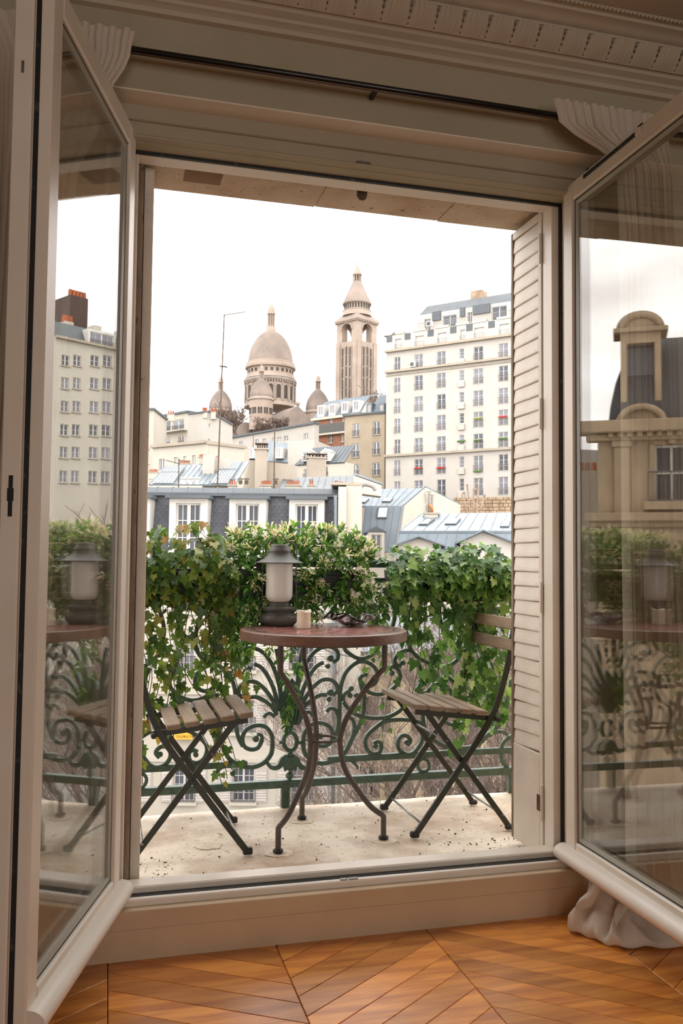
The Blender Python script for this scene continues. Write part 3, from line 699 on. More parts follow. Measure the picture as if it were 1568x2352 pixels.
for i in range(28):
    a=i/28*2*math.pi; vt.m=Matrix.Rotation(a,4,'Z')@Matrix.Translation((34.8*u,0,31.5*u)); vt.box(-.0006,.0006,-.0014,.0014,-.0028,.0028)
vt.m=None; o=vt.build('vent_slots',mat('vent_black','0A0A09',.8),ln); o['kind']='stuff'
lat([(22,56.5),(29,63),(31.6,70),(31.8,78),(31.8,147),(30.8,147),(30.8,78),(28.4,66),(21,58)],'glass_chimney',FROST,48,40)
gl=MB()
for i in range(22):
    a=i/22*2*math.pi; gl.m=Matrix.Rotation(a,4,'Z')@Matrix.Translation((23.6*u,0,56*u)); gl.tube([(0,-.0030,0),(0,-.0026,.004),(0,0,.0062),(0,.0026,.004),(0,.0030,0)],.0007,5)
gl.m=None; o=gl.build('gallery_prongs',BRASS,ln); o['kind']='stuff'
lat([(30,147),(57,148),(57.3,149.2),(50,152),(38,158),(31,165),(28,170),(27,178),(24,182),(22,186),(21,190),(19,191.5),(0,191.5)],'cap',DARK)
vt=MB()
for i in range(24):
    a=i/24*2*math.pi; vt.m=Matrix.Rotation(a,4,'Z')@Matrix.Translation((27.6*u,0,174*u)); vt.box(-.0006,.0008,-.0013,.0013,-.003,.003)
vt.m=None; o=vt.build('vent_slots',MATS['vent_black'],ln); o['kind']='stuff'
hx=RGT.copy(); hx.z=0; hx.normalize()
bp=[(-40,46),(-40,130),(-39.5,175),(-38,186),(-33,193),(-26,197),(-17,201),(-10,208),(-5,216),(0,219),(5,216),(10,208),(17,201),(26,197),(33,193),(38,186),(39.5,175),(40,130),(40,46)]
MB().tube(smooth_path([hx*(a*u)+Vector((0,0,b*u)) for a,b in bp],4),.0021,7).build('bail_handle',DARK,ln,True)

CP=onZ(697,1443,.72); CP.z=.7200
WAX=mat('wax','E9DEC9',.5,'DCC9A8',8,(1),trans=0) if False else mat('wax','F3ECDF',.45,'E4D5B8',6)
cn=empty('candle',CP,0,'short cream pillar candle with melted lip beside the lantern','candle')
mb=MB(); n=28; rows=[(.0242,0),(.0248,.002),(.0248,.03),(.0248,.054),(.0262,.0605),(.0245,.0625),(.0215,.058),(.015,.0535),(0,.0525)]
vs=[];fs=[];k=len(rows)
for i in range(n):
    a=2*math.pi*i/n
    for j,(r,z) in enumerate(rows):
        wv=.5+.5*math.sin(a*1+.4); g=(1+.10*wv*math.sin(a*2+1)) if j in (4,5) else 1
        vs.append((r*g*math.cos(a),r*g*math.sin(a),z+(.0035*math.sin(a*2+.5)+.002*math.sin(a*5) if j in (4,5,6) else 0)))
for i in range(n):
    for q in range(k-1): fs.append((i*k+q,((i+1)%n)*k+q,((i+1)%n)*k+q+1,i*k+q+1))
fs.append(tuple(i*k for i in range(n))); mb.add(vs,fs); mb.build('wax_body',WAX,cn,True)
MB().tube([(0,0,.052),(.001,0,.058),(.003,.001,.062)],.0009,6).build('wick',MATS['vent_black'],cn,True)

DP=onZ(806,1438,.72); DP.z=.7196
ds=empty('glass_dish',DP,0,'wavy lilac glass dish with pulled points on the red mosaic table','dish')
AM=bpy.data.materials.new('amethyst_glass'); AM.use_nodes=True; b=AM.node_tree.nodes['Principled BSDF']
b.inputs['Base Color'].default_value=(.90,.79,.86,1); b.inputs['Roughness'].default_value=.02; b.inputs['IOR'].default_value=1.45; b.inputs['Transmission Weight'].default_value=1
mb=MB(); n=72; vs=[];fs=[]; rings=[(.0,.004),(.018,.004),(.030,.007),(.045,.015),(.060,.025),(.074,.033),(.082,.037)]
k=len(rings)*2
for i in range(n):
    a=2*math.pi*i/n; pt=math.cos(a*5+.6)
    col=[]
    for j,(r,z) in enumerate(rings):
        f=(j/6)**1.5; rr_=r*(1+.22*pt*f); zz=z*(1+.0*f)+.010*f*(-pt)*.9+.004*f*math.sin(a*2+1)
        col.append((rr_,zz))
    for r,z in col: vs.append((r*math.cos(a),r*math.sin(a),z+.004))
    for r,z in col[::-1]: vs.append((r*math.cos(a)*.985,r*math.sin(a)*.985,max(0,z-.004)))
for i in range(n):
    for q in range(k-1): fs.append((i*k+q,((i+1)%n)*k+q,((i+1)%n)*k+q+1,i*k+q+1))
mb.add(vs,fs); mb.build('bowl',AM,ds,True)

# ---------------------------------------------------------------- folding chairs
STEEL=mat('dark_green_steel','3C3F36',.42,'30332B',14,speck='4A4D42',sscale=120,sth=.68,metal=.3)
SLATW=mat('weathered_acacia','9B8771',.7,'7C6955',5,6,(9,1.2,9),bump=.25,bscale=30,rnd=.12,p0=.3,p1=.7)
ROD=mat('steel_rod','8E8E88',.35,'6E6E68',20,metal=.9)
PLUG=mat('foot_plug','2A2723',.6)
def chair(loc,flip,label):
    t=empty('folding_chair',loc,math.pi if flip else 0,label,'chair','folding balcony chairs')
    H=.1735
    for s in (-1,1):
        y=s*H
        P=smooth_path([(.178,y,.012),(.09,y,.128),(0,y,.25),(-.075,y,.352),(-.108,y,.405),(-.132,y,.455),(-.152,y,.515),(-.175,y,.60),(-.192,y,.69),(-.203,y,.765)],4)
        lg=MB().bar(P,.021,.010,(0,1,0)).build('long_leg',STEEL,t,40)
        MB().cbox(.166,.198,y-.010,y+.010,0,.022,.004).build('foot_plug',PLUG,lg)
        y2=y-s*.012
        sg=MB().bar([(-.182,y2,.010),(-.165,y2,.034),(0,y2,.25),(.140,y2,.435)],.020,.008,(0,1,0)).build('short_leg',STEEL,t,40)
        MB().cbox(-.200,-.168,y2-.009,y2+.009,0,.018,.004).build('foot_plug',PLUG,sg)
        MB().bar([(-.132,y2,.398),(.05,y2,.418),(.178,y2,.433)],.020,.006,(0,1,0)).build('seat_rail',STEEL,t,40)
        b=MB(); b.m=Matrix.Translation((0,y+s*.006,.25))@Matrix.Rotation(R(90),4,'X'); b.lathe([(.006,-.002),(.0075,0),(.006,.002)],12); b.build('pivot',PLUG,t,40)
        b=MB(); b.m=Matrix.Translation((-.128,y+s*.010,.398))@Matrix.Rotation(R(90),4,'X'); b.lathe([(.007,-.010),(.009,-.008),(.009,.008),(.007,.010)],12); b.build('seat_stop',PLUG,t,40)
    for x,z,r in ((-.125,.398,.005),(-.155,.055,.004),(.155,.045,.004),(.062,.328,.004)):
        MB().tube([(x,-H,z),(x,H,z)],r,8).build('cross_rod',ROD,t,True)
    sm=MB().cbox(-.0225,.0225,-.19,.19,-.009,.009,.003).mesh('seat_slat',SLATW)
    for i in range(5):
        x=-.065+i*.0585; link('seat_slat',sm,t,(x,0,.424+.0285*(x+.065)/.234),(0,R(-6.5),0))
    bm2=MB().cbox(-.008,.008,-.20,.20,-.0215,.0215,.003).mesh('back_slat',SLATW)
    link('back_slat',bm2,t,(-.184,0,.662),(0,R(-10),0)); link('back_slat',bm2,t,(-.196,0,.737),(0,R(-9),0))
    return t
chair((.282,3.058,0),False,'folding chair with slatted wooden seat under the yellowing ivy')
chair((1.237,3.092,0),True,'folding chair with wooden back slats under the fresh green ivy')

# ---------------------------------------------------------------- plants in the troughs
def leaf_mat(name,stops,rough=.34,transl=.32):
    """leaf tones spread over the plant: random per leaf object, plus noise over joined leaves"""
    m=bpy.data.materials.new(name); m.use_nodes=True; t=m.node_tree; N=t.nodes; L=t.links.new; b=N['Principled BSDF']
    oi=N.new('ShaderNodeObjectInfo'); co=N.new('ShaderNodeTexCoord'); ge=N.new('ShaderNodeNewGeometry')
    ad=N.new('ShaderNodeMath'); ad.operation='ADD'; L(oi.outputs['Random'],ad.inputs[0]); L(ge.outputs['Random Per Island'],ad.inputs[1])
    fr=N.new('ShaderNodeMath'); fr.operation='FRACT'; L(ad.outputs[0],fr.inputs[0])
    rp=N.new('ShaderNodeValToRGB'); e=rp.color_ramp.elements
    e[0].position=stops[0][0]; e[0].color=(*lin(stops[0][1]),1); e[1].position=stops[-1][0]; e[1].color=(*lin(stops[-1][1]),1)
    for p,c in stops[1:-1]: q=e.new(p); q.color=(*lin(c),1)
    L(fr.outputs[0],rp.inputs['Fac']); L(rp.outputs['Color'],b.inputs['Base Color']); b.inputs['Roughness'].default_value=rough
    tl=N.new('ShaderNodeBsdfTranslucent'); hs=N.new('ShaderNodeHueSaturation'); hs.inputs['Value'].default_value=1.5; hs.inputs['Hue'].default_value=.48; L(rp.outputs['Color'],hs.inputs['Color']); L(hs.outputs['Color'],tl.inputs['Color'])
    mx=N.new('ShaderNodeMixShader'); mx.inputs['Fac'].default_value=transl; L(b.outputs[0],mx.inputs[1]); L(tl.outputs[0],mx.inputs[2]); L(mx.outputs[0],N['Material Output'].inputs['Surface'])
    return m
IVYY=leaf_mat('yellowing_ivy',[(0,'2C4A1C'),(.35,'426826'),(.65,'5A7D30'),(.88,'768B36'),(1,'8C8A3A')])
IVYA=leaf_mat('autumn_ivy',[(0,'8A8E3A'),(.35,'A0943C'),(.65,'A08038'),(.85,'84642F'),(1,'B0823A')])
IVYG=leaf_mat('green_ivy',[(0,'2F5526'),(.4,'477634'),(.7,'669443'),(.9,'8DB35C'),(1,'A9BF7E')])
JASL=leaf_mat('jasmine_leaf',[(0,'2E5A22'),(.4,'437A2E'),(.75,'68A03F'),(1,'90B856')])
JASB=leaf_mat('jasmine_bud',[(0,'E9E0B8'),(.5,'F5EFD6'),(1,'FBF8EC')],.6,.4); JASP=leaf_mat('jasmine_petal',[(0,'F3EEE2'),(1,'FCFAF4')],.6,.4)
STEM=mat('ivy_stem','6B5B38',.8,'4F4128',20); STEMG=mat('green_stem','6F8A46',.7,'56703A',20)
def ivy_leaf_mesh(name,m,k=0):
    half=[(.10,-.08),(.30,-.16),(.50,.04),(.34,.17),(.54,.44),(.26,.46),(.17,.70)]
    out=[(0,.02)]+half+[(0,1.0)]+[(-x,y) for x,y in half[::-1]]
    vs=[(0,.30,.0)]+[(x,y,.22*abs(x)-.10*y*y-(.12*abs(x) if abs(x)>.4 else 0)) for x,y in out]; n=len(out)
    return MB().add(vs,[(0,1+i,1+(i+1)%n) for i in range(n)]).mesh(name,m,True,fix=False)
def lance_mesh(name,m):
    pr=[(0,0),(.14,.18),(.20,.42),(.13,.72),(0,1)]
    vs=[(0,y,-.18*y*y) for x,y in pr]+[(x,y,.10-.18*y*y) for x,y in pr[1:4]]+[(-x,y,.10-.18*y*y) for x,y in pr[1:4]]
    return MB().add(vs,[(0,5,1),(1,5,6,2),(2,6,7,3),(3,7,4),(0,1,8),(1,2,9,8),(2,3,10,9),(3,4,10)]).mesh(name,m,True,fix=False)
def bud_mesh(name,m): return MB().tube([(0,0,0),(0,.45,.01),(0,.72,.0),(0,.9,0),(0,1,0)],[.024,.030,.066,.055,.006],5).mesh(name,m,True,fix=False)
def flower_mesh(name,m):
    mb=MB()
    for k in range(5):
        a=k*2*math.pi/5; c,s=math.cos(a),math.sin(a); P=[(.05,-.08),(.5,-.17),(.75,-.05),(.75,.05),(.5,.17),(.05,.08)]
        mb.add([(x*c-y*s,x*s+y*c,.0 if x<.2 else .12-.1*x) for x,y in P],[tuple(range(6))])
    mb.tube([(0,0,0),(0,0,-.6)],.05,5); return mb.mesh(name,m,True,fix=False)
def frame(pos,tip,nrm,size):
    y=tip.normalized(); z=(nrm-y*nrm.dot(y)); z=z.normalized() if z.length>1e-4 else y.orthogonal().normalized(); x=y.cross(z)
    return Matrix((( x.x*size,y.x*size,z.x*size,pos.x),(x.y*size,y.y*size,z.y*size,pos.y),(x.z*size,y.z*size,z.z*size,pos.z),(0,0,0,1)))
class Plant:
    def __init__(s,name,base,label,cat='plant'):
        s.t=empty(name,base,0,label,cat); s.base=Vector(base); s.items={}; s.stem=MB()
    def put(s,kind,pos,tip,nrm,size): s.items.setdefault(kind,[]).append(frame(pos-s.base,tip,nrm,size))
    def finish(s,meshes,stemmat,most=300):
        for kind,ms in s.items.items():
            me,nm,stuffname=meshes[kind]
            # the ones that show: towards the room (small y) and large
            ms.sort(key=lambda m:m.translation.y-m.to_scale().y*1.5)
            for m in ms[:most]:
                o=link(nm,me,s.t); o.matrix_basis=m
            if len(ms)>most:
                V=[v.co.copy() for v in me.vertices]; Fc=[tuple(p.vertices) for p in me.polygons]; mb=MB()
                for m in ms[most:]: b=len(mb.v); mb.v+=[tuple(m@v) for v in V]; mb.f+=[tuple(b+i for i in f) for f in Fc]
                o=mb.build(stuffname,me.materials[0],s.t,True,fix=False); o['kind']='stuff'
        if s.stem.v: s.stem.v=[(x-s.base.x,y-s.base.y,z-s.base.z) for x,y,z in s.stem.v]; o=s.stem.build('stems',stemmat,s.t,True,fix=False); o['kind']='stuff'
def rvec(rn,k=1): return Vector((rn.uniform(-1,1),rn.uniform(-1,1),rn.uniform(-1,1)))*k
def mound(pl,rn,kind,n,xa,xb,zt,zlow,size,yc=3.325,ry=.13,tipdown=.7,jit=.5,pick=None):
    for i in range(n):
        x=rn.uniform(xa,xb); e=min(1,(x-xa)/.07,(xb-x)/.07); e=max(.25,e)**.5
        hz=(zt-.90)*e*(1+.28*noise.noise((x*9,1.3,zt*7))); th=R(rn.uniform(78,250) if rn.random()<.65 else rn.uniform(150,222)); rr=rn.uniform(.72,1.08)
        c,s=math.cos(th),math.sin(th); zz=.90+(hz*s if s>0 else (.90-zlow)*s)*rr; y=yc+ry*c*rr*(1 if c<0 else .9)
        nr=Vector((rn.uniform(-.35,.35),c,s*1.2+.25))+rvec(rn,jit*.5); tip=Vector((rn.uniform(-.6,.6),c*.5,-tipdown+.3*max(0,s)))+rvec(rn,jit*.5)
        pl.put(pick(x,zz,th) if pick else kind,Vector((x,y,zz)),tip,nr,size*rn.uniform(.6,1.25))
def vine(pl,rn,kind,x,z0,z1,y0,size,gap=.022,r=.0016,drift=0,pick=None,both=True,wob=.010):
    p=Vector((x,y0,z0)); pts=[p.copy()]; d=0
    while p.z>z1:
        d+=rn.uniform(-1,1)*.5; d*=.85; p=p+Vector((d*wob+drift*.02,rn.uniform(-1,1)*.004,-.02)); pts.append(p.copy())
    if len(pts)<2: return
    pl.stem.tube(pts,r,5,cap=False)
    L_=0
    for a,b in zip(pts,pts[1:]):
        L_+=.02
        while L_>gap:
            L_-=gap*rn.uniform(.7,1.4)
            q=a.lerp(b,rn.random()); sd=rn.choice((-1,1)); off=Vector((sd*rn.uniform(.006,.026),rn.uniform(-.022,.004),rn.uniform(-.008,.01)))
            pl.stem.tube([q,q+off*.6+Vector((0,0,.004)),q+off],r*.5,3,cap=False)
            pl.put(pick(q.x,q.z,0) if pick else kind,q+off,Vector((sd*rn.uniform(0,.8),rn.uniform(-.3,.1),-1)),Vector((sd*.3,-1,.35))+rvec(rn,.5),size*rn.uniform(.55,1.25))
rn=random.Random(12)
# ivy with yellowing leaves
P1=Plant('ivy_plant',(.15,3.32,.90),'trailing ivy with yellowing and rust-coloured leaves beside the brown shutter edge')
def pk1(x,z,th):
    q=rn.random(); return 'autumn' if (z>1.02 and q<.30) or (z<.40 and q<.25) or (x>.40 and z<.85 and q<.2) or q<.025 else 'ivy'
mound(P1,rn,'ivy',980,-.20,.455,1.075,.77,.034,pick=pk1)
for i in range(9):
    x=-.02+.50*rn.random(); l=rn.choice((.62,.66,.58,.70,.50,.46)); vine(P1,rn,'ivy',x,.84,l,3.235+rn.uniform(-.012,.02),.036,.018,pick=pk1)
for x,z1,dr in ((.06,.46,0),(.12,.40,0),(.17,.36,.02),(.20,.44,0),(.24,.34,0),(.28,.40,.05),(.33,.38,0),(.37,.34,.05),(.42,.50,0),(.10,.33,.06),(.30,.31,.02),(.03,.30,0),(.22,.42,.03),(.39,.42,0)):
    vine(P1,rn,'ivy',x,.84,z1,3.235+rn.uniform(-.012,.02),.036,.030,drift=dr,pick=pk1)
for x,z1,dr in ((.40,.13,.10),(.35,.16,.14),(.05,.16,0),(.27,.20,.08),(.12,.20,.02)): vine(P1,rn,'ivy',x,.60,z1,3.32,.036,.030,drift=dr,pick=pk1)
IL1=ivy_leaf_mesh('ivy_leaf',IVYY); IL1A=ivy_leaf_mesh('ivy_leaf',IVYA)
P1.finish({'ivy':(IL1,'leaf','foliage'),'autumn':(IL1A,'leaf','foliage')},STEM,240)
# jasmine with cream buds
P2=Plant('jasmine_plant',(.72,3.32,.90),'bushy jasmine with cream buds and white flowers behind the lantern')
def sprig(pl,rn,p,d,l,n,sz):
    """a shoot carrying paired lance leaves"""
    pts=[p]; 
    for i in range(4): d=(d+rvec(rn,.25)+Vector((0,0,-.12))).normalized(); pts.append(pts[-1]+d*l/4)
    pl.stem.tube(pts,.0011,4,cap=False)
    for i in range(n):
        f=(i+.6)/n*4; a=int(min(f,3)); q=pts[a].lerp(pts[a+1],f-a); 
        for sd in (-1,1):
            s_=d.cross(Vector((0,-1,.3))).normalized()*sd
            pl.put('leaf',q,s_*.8+d*.7+rvec(rn,.25),Vector((0,-.7,.7))+rvec(rn,.5),sz*rn.uniform(.7,1.2))
    pl.put('leaf',pts[-1],d,Vector((0,-.7,.7))+rvec(rn,.4),sz*1.25); return pts[-1],d
for i in range(330):
    x=rn.uniform(.44,1.0); e=max(.3,min(1,(x-.42)/.08,(1.02-x)/.08))**.5; th=R(rn.uniform(70,245)); c,s=math.cos(th),math.sin(th)
    hz=.150*e*(1+.25*noise.noise((x*8,4,0))); p=Vector((x,3.350+.095*c*rn.uniform(.5,.95),.89+(hz*s if s>0 else .13*s)*rn.uniform(.6,.95)))
    d=Vector((rn.uniform(-.7,.7),c*.8,s*.9+.15)).normalized(); q,d2=sprig(P2,rn,p,d,rn.uniform(.04,.085),rn.randint(3,5),.030)
    if rn.random()<.58:
        for k in range(rn.randint(5,10)): P2.put('bud',q+rvec(rn,.006),(d2+rvec(rn,.75)).normalized(),Vector((0,0,1)),rn.uniform(.022,.038))
    if x>.80 and rn.random()<.30 or rn.random()<.05:
        for k in range(3): P2.put('flower',q+rvec(rn,.016)+Vector((0,-.01,.005)),Vector((1,rn.uniform(-.5,.5),rn.uniform(-.5,.5))),Vector((rn.uniform(-.5,.5),-1,.4)),rn.uniform(.012,.017))
for i in range(46):   # fine shoots standing above the bush
    x=rn.uniform(.42,1.0); p=Vector((x,3.34+rn.uniform(-.04,.08),1.02)); d=Vector((rn.uniform(-.6,.6),rn.uniform(-.4,.1),1)).normalized(); l=rn.uniform(.03,.09)
    P2.stem.tube([p,p+d*l*.5+Vector((0,0,-.003)),p+d*l],.0008,4,cap=False)
    for k in range(rn.randint(3,7)): P2.put('bud',p+d*l*rn.uniform(.4,1),(d+rvec(rn,.6)).normalized(),Vector((0,1,0)),rn.uniform(.018,.03))
for i in range(34):   # shoots hanging below the trough
    x=rn.choice((rn.uniform(.43,.60),rn.uniform(.90,1.06))); z=rn.uniform(.76,.90); p=Vector((x,3.25,z))
    for k in range(rn.randint(1,4)):
        p,_d=sprig(P2,rn,p,Vector((rn.uniform(-.4,.4),rn.uniform(-.3,.1),-1)).normalized(),.06,3,.028)
    if rn.random()<.6:
        for k in range(5): P2.put('bud',p,(Vector((0,0,-.4))+rvec(rn,.9)).normalized(),Vector((0,1,0)),rn.uniform(.018,.028))
p=Vector((.70,3.30,.62))
for i in range(9):  # the shoot growing down through the palmette
    p2=Vector((.70+rn.uniform(-.03,.03),3.36+rn.uniform(-.05,.0),.70-.042*i)); sprig(P2,rn,p2,Vector((rn.uniform(-.5,.5),-.3,-.8)).normalized(),.05,3,.034)
P2.finish({'leaf':(lance_mesh('jasmine_leaf',JASL),'leaf','foliage'),'bud':(bud_mesh('jasmine_bud',JASB),'flower_bud','flower_buds'),'flower':(flower_mesh('jasmine_flower',JASP),'flower','flowers')},STEMG,300)
# fresh green ivy
P3=Plant('ivy_plant',(1.33,3.32,.90),'trailing fresh green ivy above the slatted wooden back')
mound(P3,rn,'ivy',600,1.055,1.60,1.030,.79,.040,tipdown=.5)
for i in range(15):
    x=rn.uniform(1.08,1.62); vine(P3,rn,'ivy',x,.86,rn.uniform(.62,.78),3.235+rn.uniform(-.015,.02),.036,.024)
for i in range(12): vine(P3,rn,'ivy',1.40+rn.uniform(-.05,.12),.80,rn.uniform(.28,.55),3.29+rn.uniform(-.03,.03),.036,.014)
for x,z1,dr in ((1.13,.60,.02),(1.18,.52,0),(1.22,.44,.03),(1.28,.50,0),(1.34,.26,.03),(1.44,.22,.04),(1.50,.30,0),(1.10,.66,-.04),(1.56,.45,.03)): vine(P3,rn,'ivy',x,.84,z1,3.25,.044,.040,drift=dr)
for x,z1 in ((1.03,.28),(1.05,.34),(.985,.55)): vine(P3,rn,'ivy',x,.86,z1,3.25,.034,.075,r=.0013)
P3.finish({'ivy':(ivy_leaf_mesh('ivy_leaf',IVYG),'leaf','foliage')},STEMG,300)
# dry leaf on the floor
dl=link('fallen_leaf',IL1A,None,onZ(508,1918,.003),(.3,.2,1),(.022,.022,.022)); tag(dl,'single dry brown leaf lying on the balcony floor before the crossed legs','leaf')

# ================================================================ the town outside
CREAM=mat('cream_render','F2EADB',.85,'E8DECC',.25,6,p0=.3,p1=.7,k=.5)
WHITE=mat('white_render','F4EFE6',.85,'E9E1D5',.3,6,k=.47)
BEIGE=mat('beige_render','E3D2B4',.85,'D3BF9E',.3,6,k=.6)
GREYC=mat('grey_concrete_wall','C4B49C',.9,'B3A38C',.4,6,k=.6)
STUCCO=mat('tan_gable','C6BAA9',.9,'B5A998',.35,6,k=.6)
BRICK=mat('orange_brick','B88468',.9,'A67157',3,5,k=.65)
DBRICK=mat('dark_brick','5B4740',.9,'4A3933',3,5,k=.65)
WSTONE=mat('pale_travertine','DCC9B8',.85,'C4AE9C',.12,6,p0=.35,p1=.65,k=.46)
DSTONE=mat('weathered_travertine','C9B5A6',.85,'A5988E',.10,7,p0=.36,p1=.62,k=.43)
OLDST=mat('old_limestone','B9A184',.85,'8F7A62',.8,6,k=.8)
ZINC=mat('zinc_roof','8C98A1',.5,'7B8891',.6,5,metal=.1,k=.52)
LZINC=mat('light_zinc','A3AFB7',.5,'929FA8',.6,5,metal=.1,k=.5)
DZINC=mat('dark_zinc','646B70',.5,'565D62',.6,5,k=.6)
SLATE=mat('slate','5F6068',.6,'50525A',1.5,5,rnd=.13,k=.62)
DSLATE=mat('slate_bed','3E4046',.7,'36383E',2,k=.62)
FRAMEW=mat('white_joinery','F5F1EA',.6,'EDE8DF',3,k=.6)
SHUTW=mat('pale_louvred_shutter','DAD2CA',.7,'CFC6BD',3,k=.62)
DSHUT=mat('brown_louvred_shutter','8B7A6B',.8,'75665A',3,k=.6)
PANE=mat('dark_window_pane','52565E',.12,'42464E',.7,2,spec=.35,rnd=.25)
PANEL_=mat('curtained_pane','7A7A82',.15,'66666E',.7,2,spec=.3,rnd=.2)
RAILM=mat('dark_railing','4B4A48',.6)
LRAIL=mat('pale_railing','A8A29A',.6,k=.6)
POT=mat('terracotta','B5613A',.8,'9A4D2C',3,rnd=.15,k=.75)
COWL=mat('rusty_cowl','6E5A4C',.8,'54443A',4,k=.7)
CORN=mat('stone_band','CFC3B0',.85,'BDB09C',.8,k=.55)
SKYL=mat('skylight_glass','8FA0A0',.06,'7C8D8E',.4,spec=.9,k=.6)
LSKY=mat('pale_skylight','D7DEDC',.1,'C8D0CF',.4,spec=.9,k=.6)
GPAN=mat('ribbed_glass_panel','E6EAE9',.3,'D6DCDC',.8,spec=.6,k=.85)
BARK=mat('grey_bark','7E6A5E',.9,'5F4E45',3,5,k=.6)
TWIG=mat('bare_twigs','8E7A6E',.9,'75645A',2,4,k=.6)
AWN=mat('green_box','7F8B3C',.8); PLANTG=mat('window_plants','5E7A3A',.8,'475E2C',6); REDF=mat('red_flowers','B23A34',.8)
GROUND=mat('street_asphalt','6F6A64',.9,'5E5953',.3)
tag(MB().box(-400,700,4.5,1500,-16.5,-16).build('ground',GROUND),kind='structure')

HILL=[(4,-16),(60,-16),(100,-12),(150,4),(230,26),(300,36),(370,52),(420,60),(900,60)]
def hillz(y):
    for (a,za),(b,zb) in zip(HILL,HILL[1:]):
        if y<=b: return za+(zb-za)*(y-a)/(b-a)
    return 60
hl=MB(); hl.add([(x,y,z) for y,z in HILL[1:] for x in (-300,600)],[(2*i,2*i+1,2*i+3,2*i+2) for i in range(len(HILL)-2)])
tag(hl.build('hill',mat('winter_slope','5E5346',.95,'4A4238',.05)),kind='structure')

class Fac:
    """a vertical facade plane between two plumb lines seen at photo columns xl, xr and depths dl, dr"""
    def __init__(s,xl,dl,xr,dr):
        A=at(xl,1283,dl); B=at(xr,1283,dr); s.A=A; s.B=B
        d=(B-A); d.z=0; s.len=d.length; s.d=d.normalized(); s.rz=math.atan2(s.d.y,s.d.x); s.n=Vector((-s.d.y,s.d.x,0))
    def uv(s,x,y):
        r=ray(x,y); k=(s.A-CAM).dot(s.n)/r.dot(s.n); p=CAM+r*k
        return (p-s.A).dot(s.d), p.z
    def p(s,x,y,dd):
        r=ray(x,y); k=((s.A-CAM).dot(s.n)+dd)/r.dot(s.n); q=CAM+r*k
        return ((q-s.A).dot(s.d),dd,q.z)
    def rect(s,x0,y0,x1,y1):
        yc=(y0+y1)/2; xc=(x0+x1)/2
        return s.uv(x0,yc)[0],s.uv(x1,yc)[0],s.uv(xc,y1)[1],s.uv(xc,y0)[1]
    def root(s,name,label,cat='building',group=None):
        return empty(name,(s.A.x,s.A.y,0),s.rz,label,cat,group)
def holes_wall(u0,u1,z0,z1,holes,rev=.25,depth=None):
    """wall sheet with real openings and reveals; closed to a solid block when depth is given"""
    mb=MB(); us=sorted({u0,u1,*[h[i] for h in holes for i in (0,1)]}); zs=sorted({z0,z1,*[h[i] for h in holes for i in (2,3)]})
    us=[u for u in us if u0<=u<=u1]; zs=[z for z in zs if z0<=z<=z1]
    vi={}; vs=[];fs=[]
    def V(u,z):
        if (u,z) not in vi: vi[u,z]=len(vs); vs.append((u,0,z))
        return vi[u,z]
    for i in range(len(us)-1):
        for j in range(len(zs)-1):
            cu,cz=(us[i]+us[i+1])/2,(zs[j]+zs[j+1])/2
            if any(h[0]<cu<h[1] and h[2]<cz<h[3] for h in holes): continue
            fs.append((V(us[i],zs[j]),V(us[i+1],zs[j]),V(us[i+1],zs[j+1]),V(us[i],zs[j+1])))
    mb.add(vs,fs)
    for a,b,c,d in holes:
        mb.add([(a,0,c),(b,0,c),(b,0,d),(a,0,d),(a,rev,c),(b,rev,c),(b,rev,d),(a,rev,d)],[(0,1,5,4),(1,2,6,5),(2,3,7,6),(3,0,4,7)])
    if depth:
        mb.add([(u0,0,z0),(u1,0,z0),(u1,0,z1),(u0,0,z1),(u0,depth,z0),(u1,depth,z0),(u1,depth,z1),(u0,depth,z1)],[(0,4,7,3),(1,2,6,5),(3,7,6,2),(4,5,6,7),(0,1,5,4)])
    return mb
WIN={}
def window(par,a,b,c,d,style='french',rev=.2,pane=None,rail=None,bars=3,fr=.07,sill=None,y0=0):
    """one window filling the opening a..b by c..d; frame bars, pane and guard rail are real pieces"""
    w,h=round(b-a,2),round(d-c,2); key=(w,h,style,rev,bars,fr,pane.name if pane else 0,rail.name if rail else 0)
    if key not in WIN:
        mb=MB(); y=rev-.06; e=fr; W,H=w/2,h
        mb.box(-W,-W+e,y,y+.05,0,H).box(W-e,W,y,y+.05,0,H).box(-W+e,W-e,y,y+.05,0,e).box(-W+e,W-e,y,y+.05,H-e,H)
        if style!='single': mb.box(-e*.8,e*.8,y-.01,y+.05,e,H-e)
        for k in range(1,bars): mb.box(-W+e,W-e,y+.01,y+.045,H*k/bars-e*.25,H*k/bars+e*.25)
        if style=='grid':
            for q in (-.5,.5): mb.box(W*q-e*.2,W*q+e*.2,y+.01,y+.045,e,H-e)
        fm=mb.mesh('window',FRAMEW)
        pm=MB().box(-W+.01,W-.01,rev-.03,rev-.012,.01,H-.01).mesh('pane',pane or PANE)
        rm=None
        if rail:
            rb=MB(); yy=-.10; hh=min(1.0,H*.48)
            rb.box(-W-.05,W+.05,yy-.02,yy+.02,hh-.04,hh).box(-W-.05,W+.05,yy-.02,yy+.02,.05,.09)
            n=max(4,int(w/.14))
            for k in range(n+1): x=-W-.04+(w+.08)*k/n; rb.box(x-.012,x+.012,yy-.012,yy+.012,.05,hh)
            for x in (-W-.05,W+.03): rb.box(x,x+.02,yy,.0,hh-.04,hh).box(x,x+.02,yy,.0,.05,.09)
            rm=rb.mesh('guard_rail',rail)
        WIN[key]=(fm,pm,rm)
    fm,pm,rm=WIN[key]
    o=link('window',fm,par,((a+b)/2,y0,c)); link('pane',pm,o)
    if rm: link('guard_rail',rm,o)
    if sill: MB().box(a-.12-(a+b)/2,b+.12-(a+b)/2,-.16,.0,-.12,0).build('sill',sill,o)
    return o
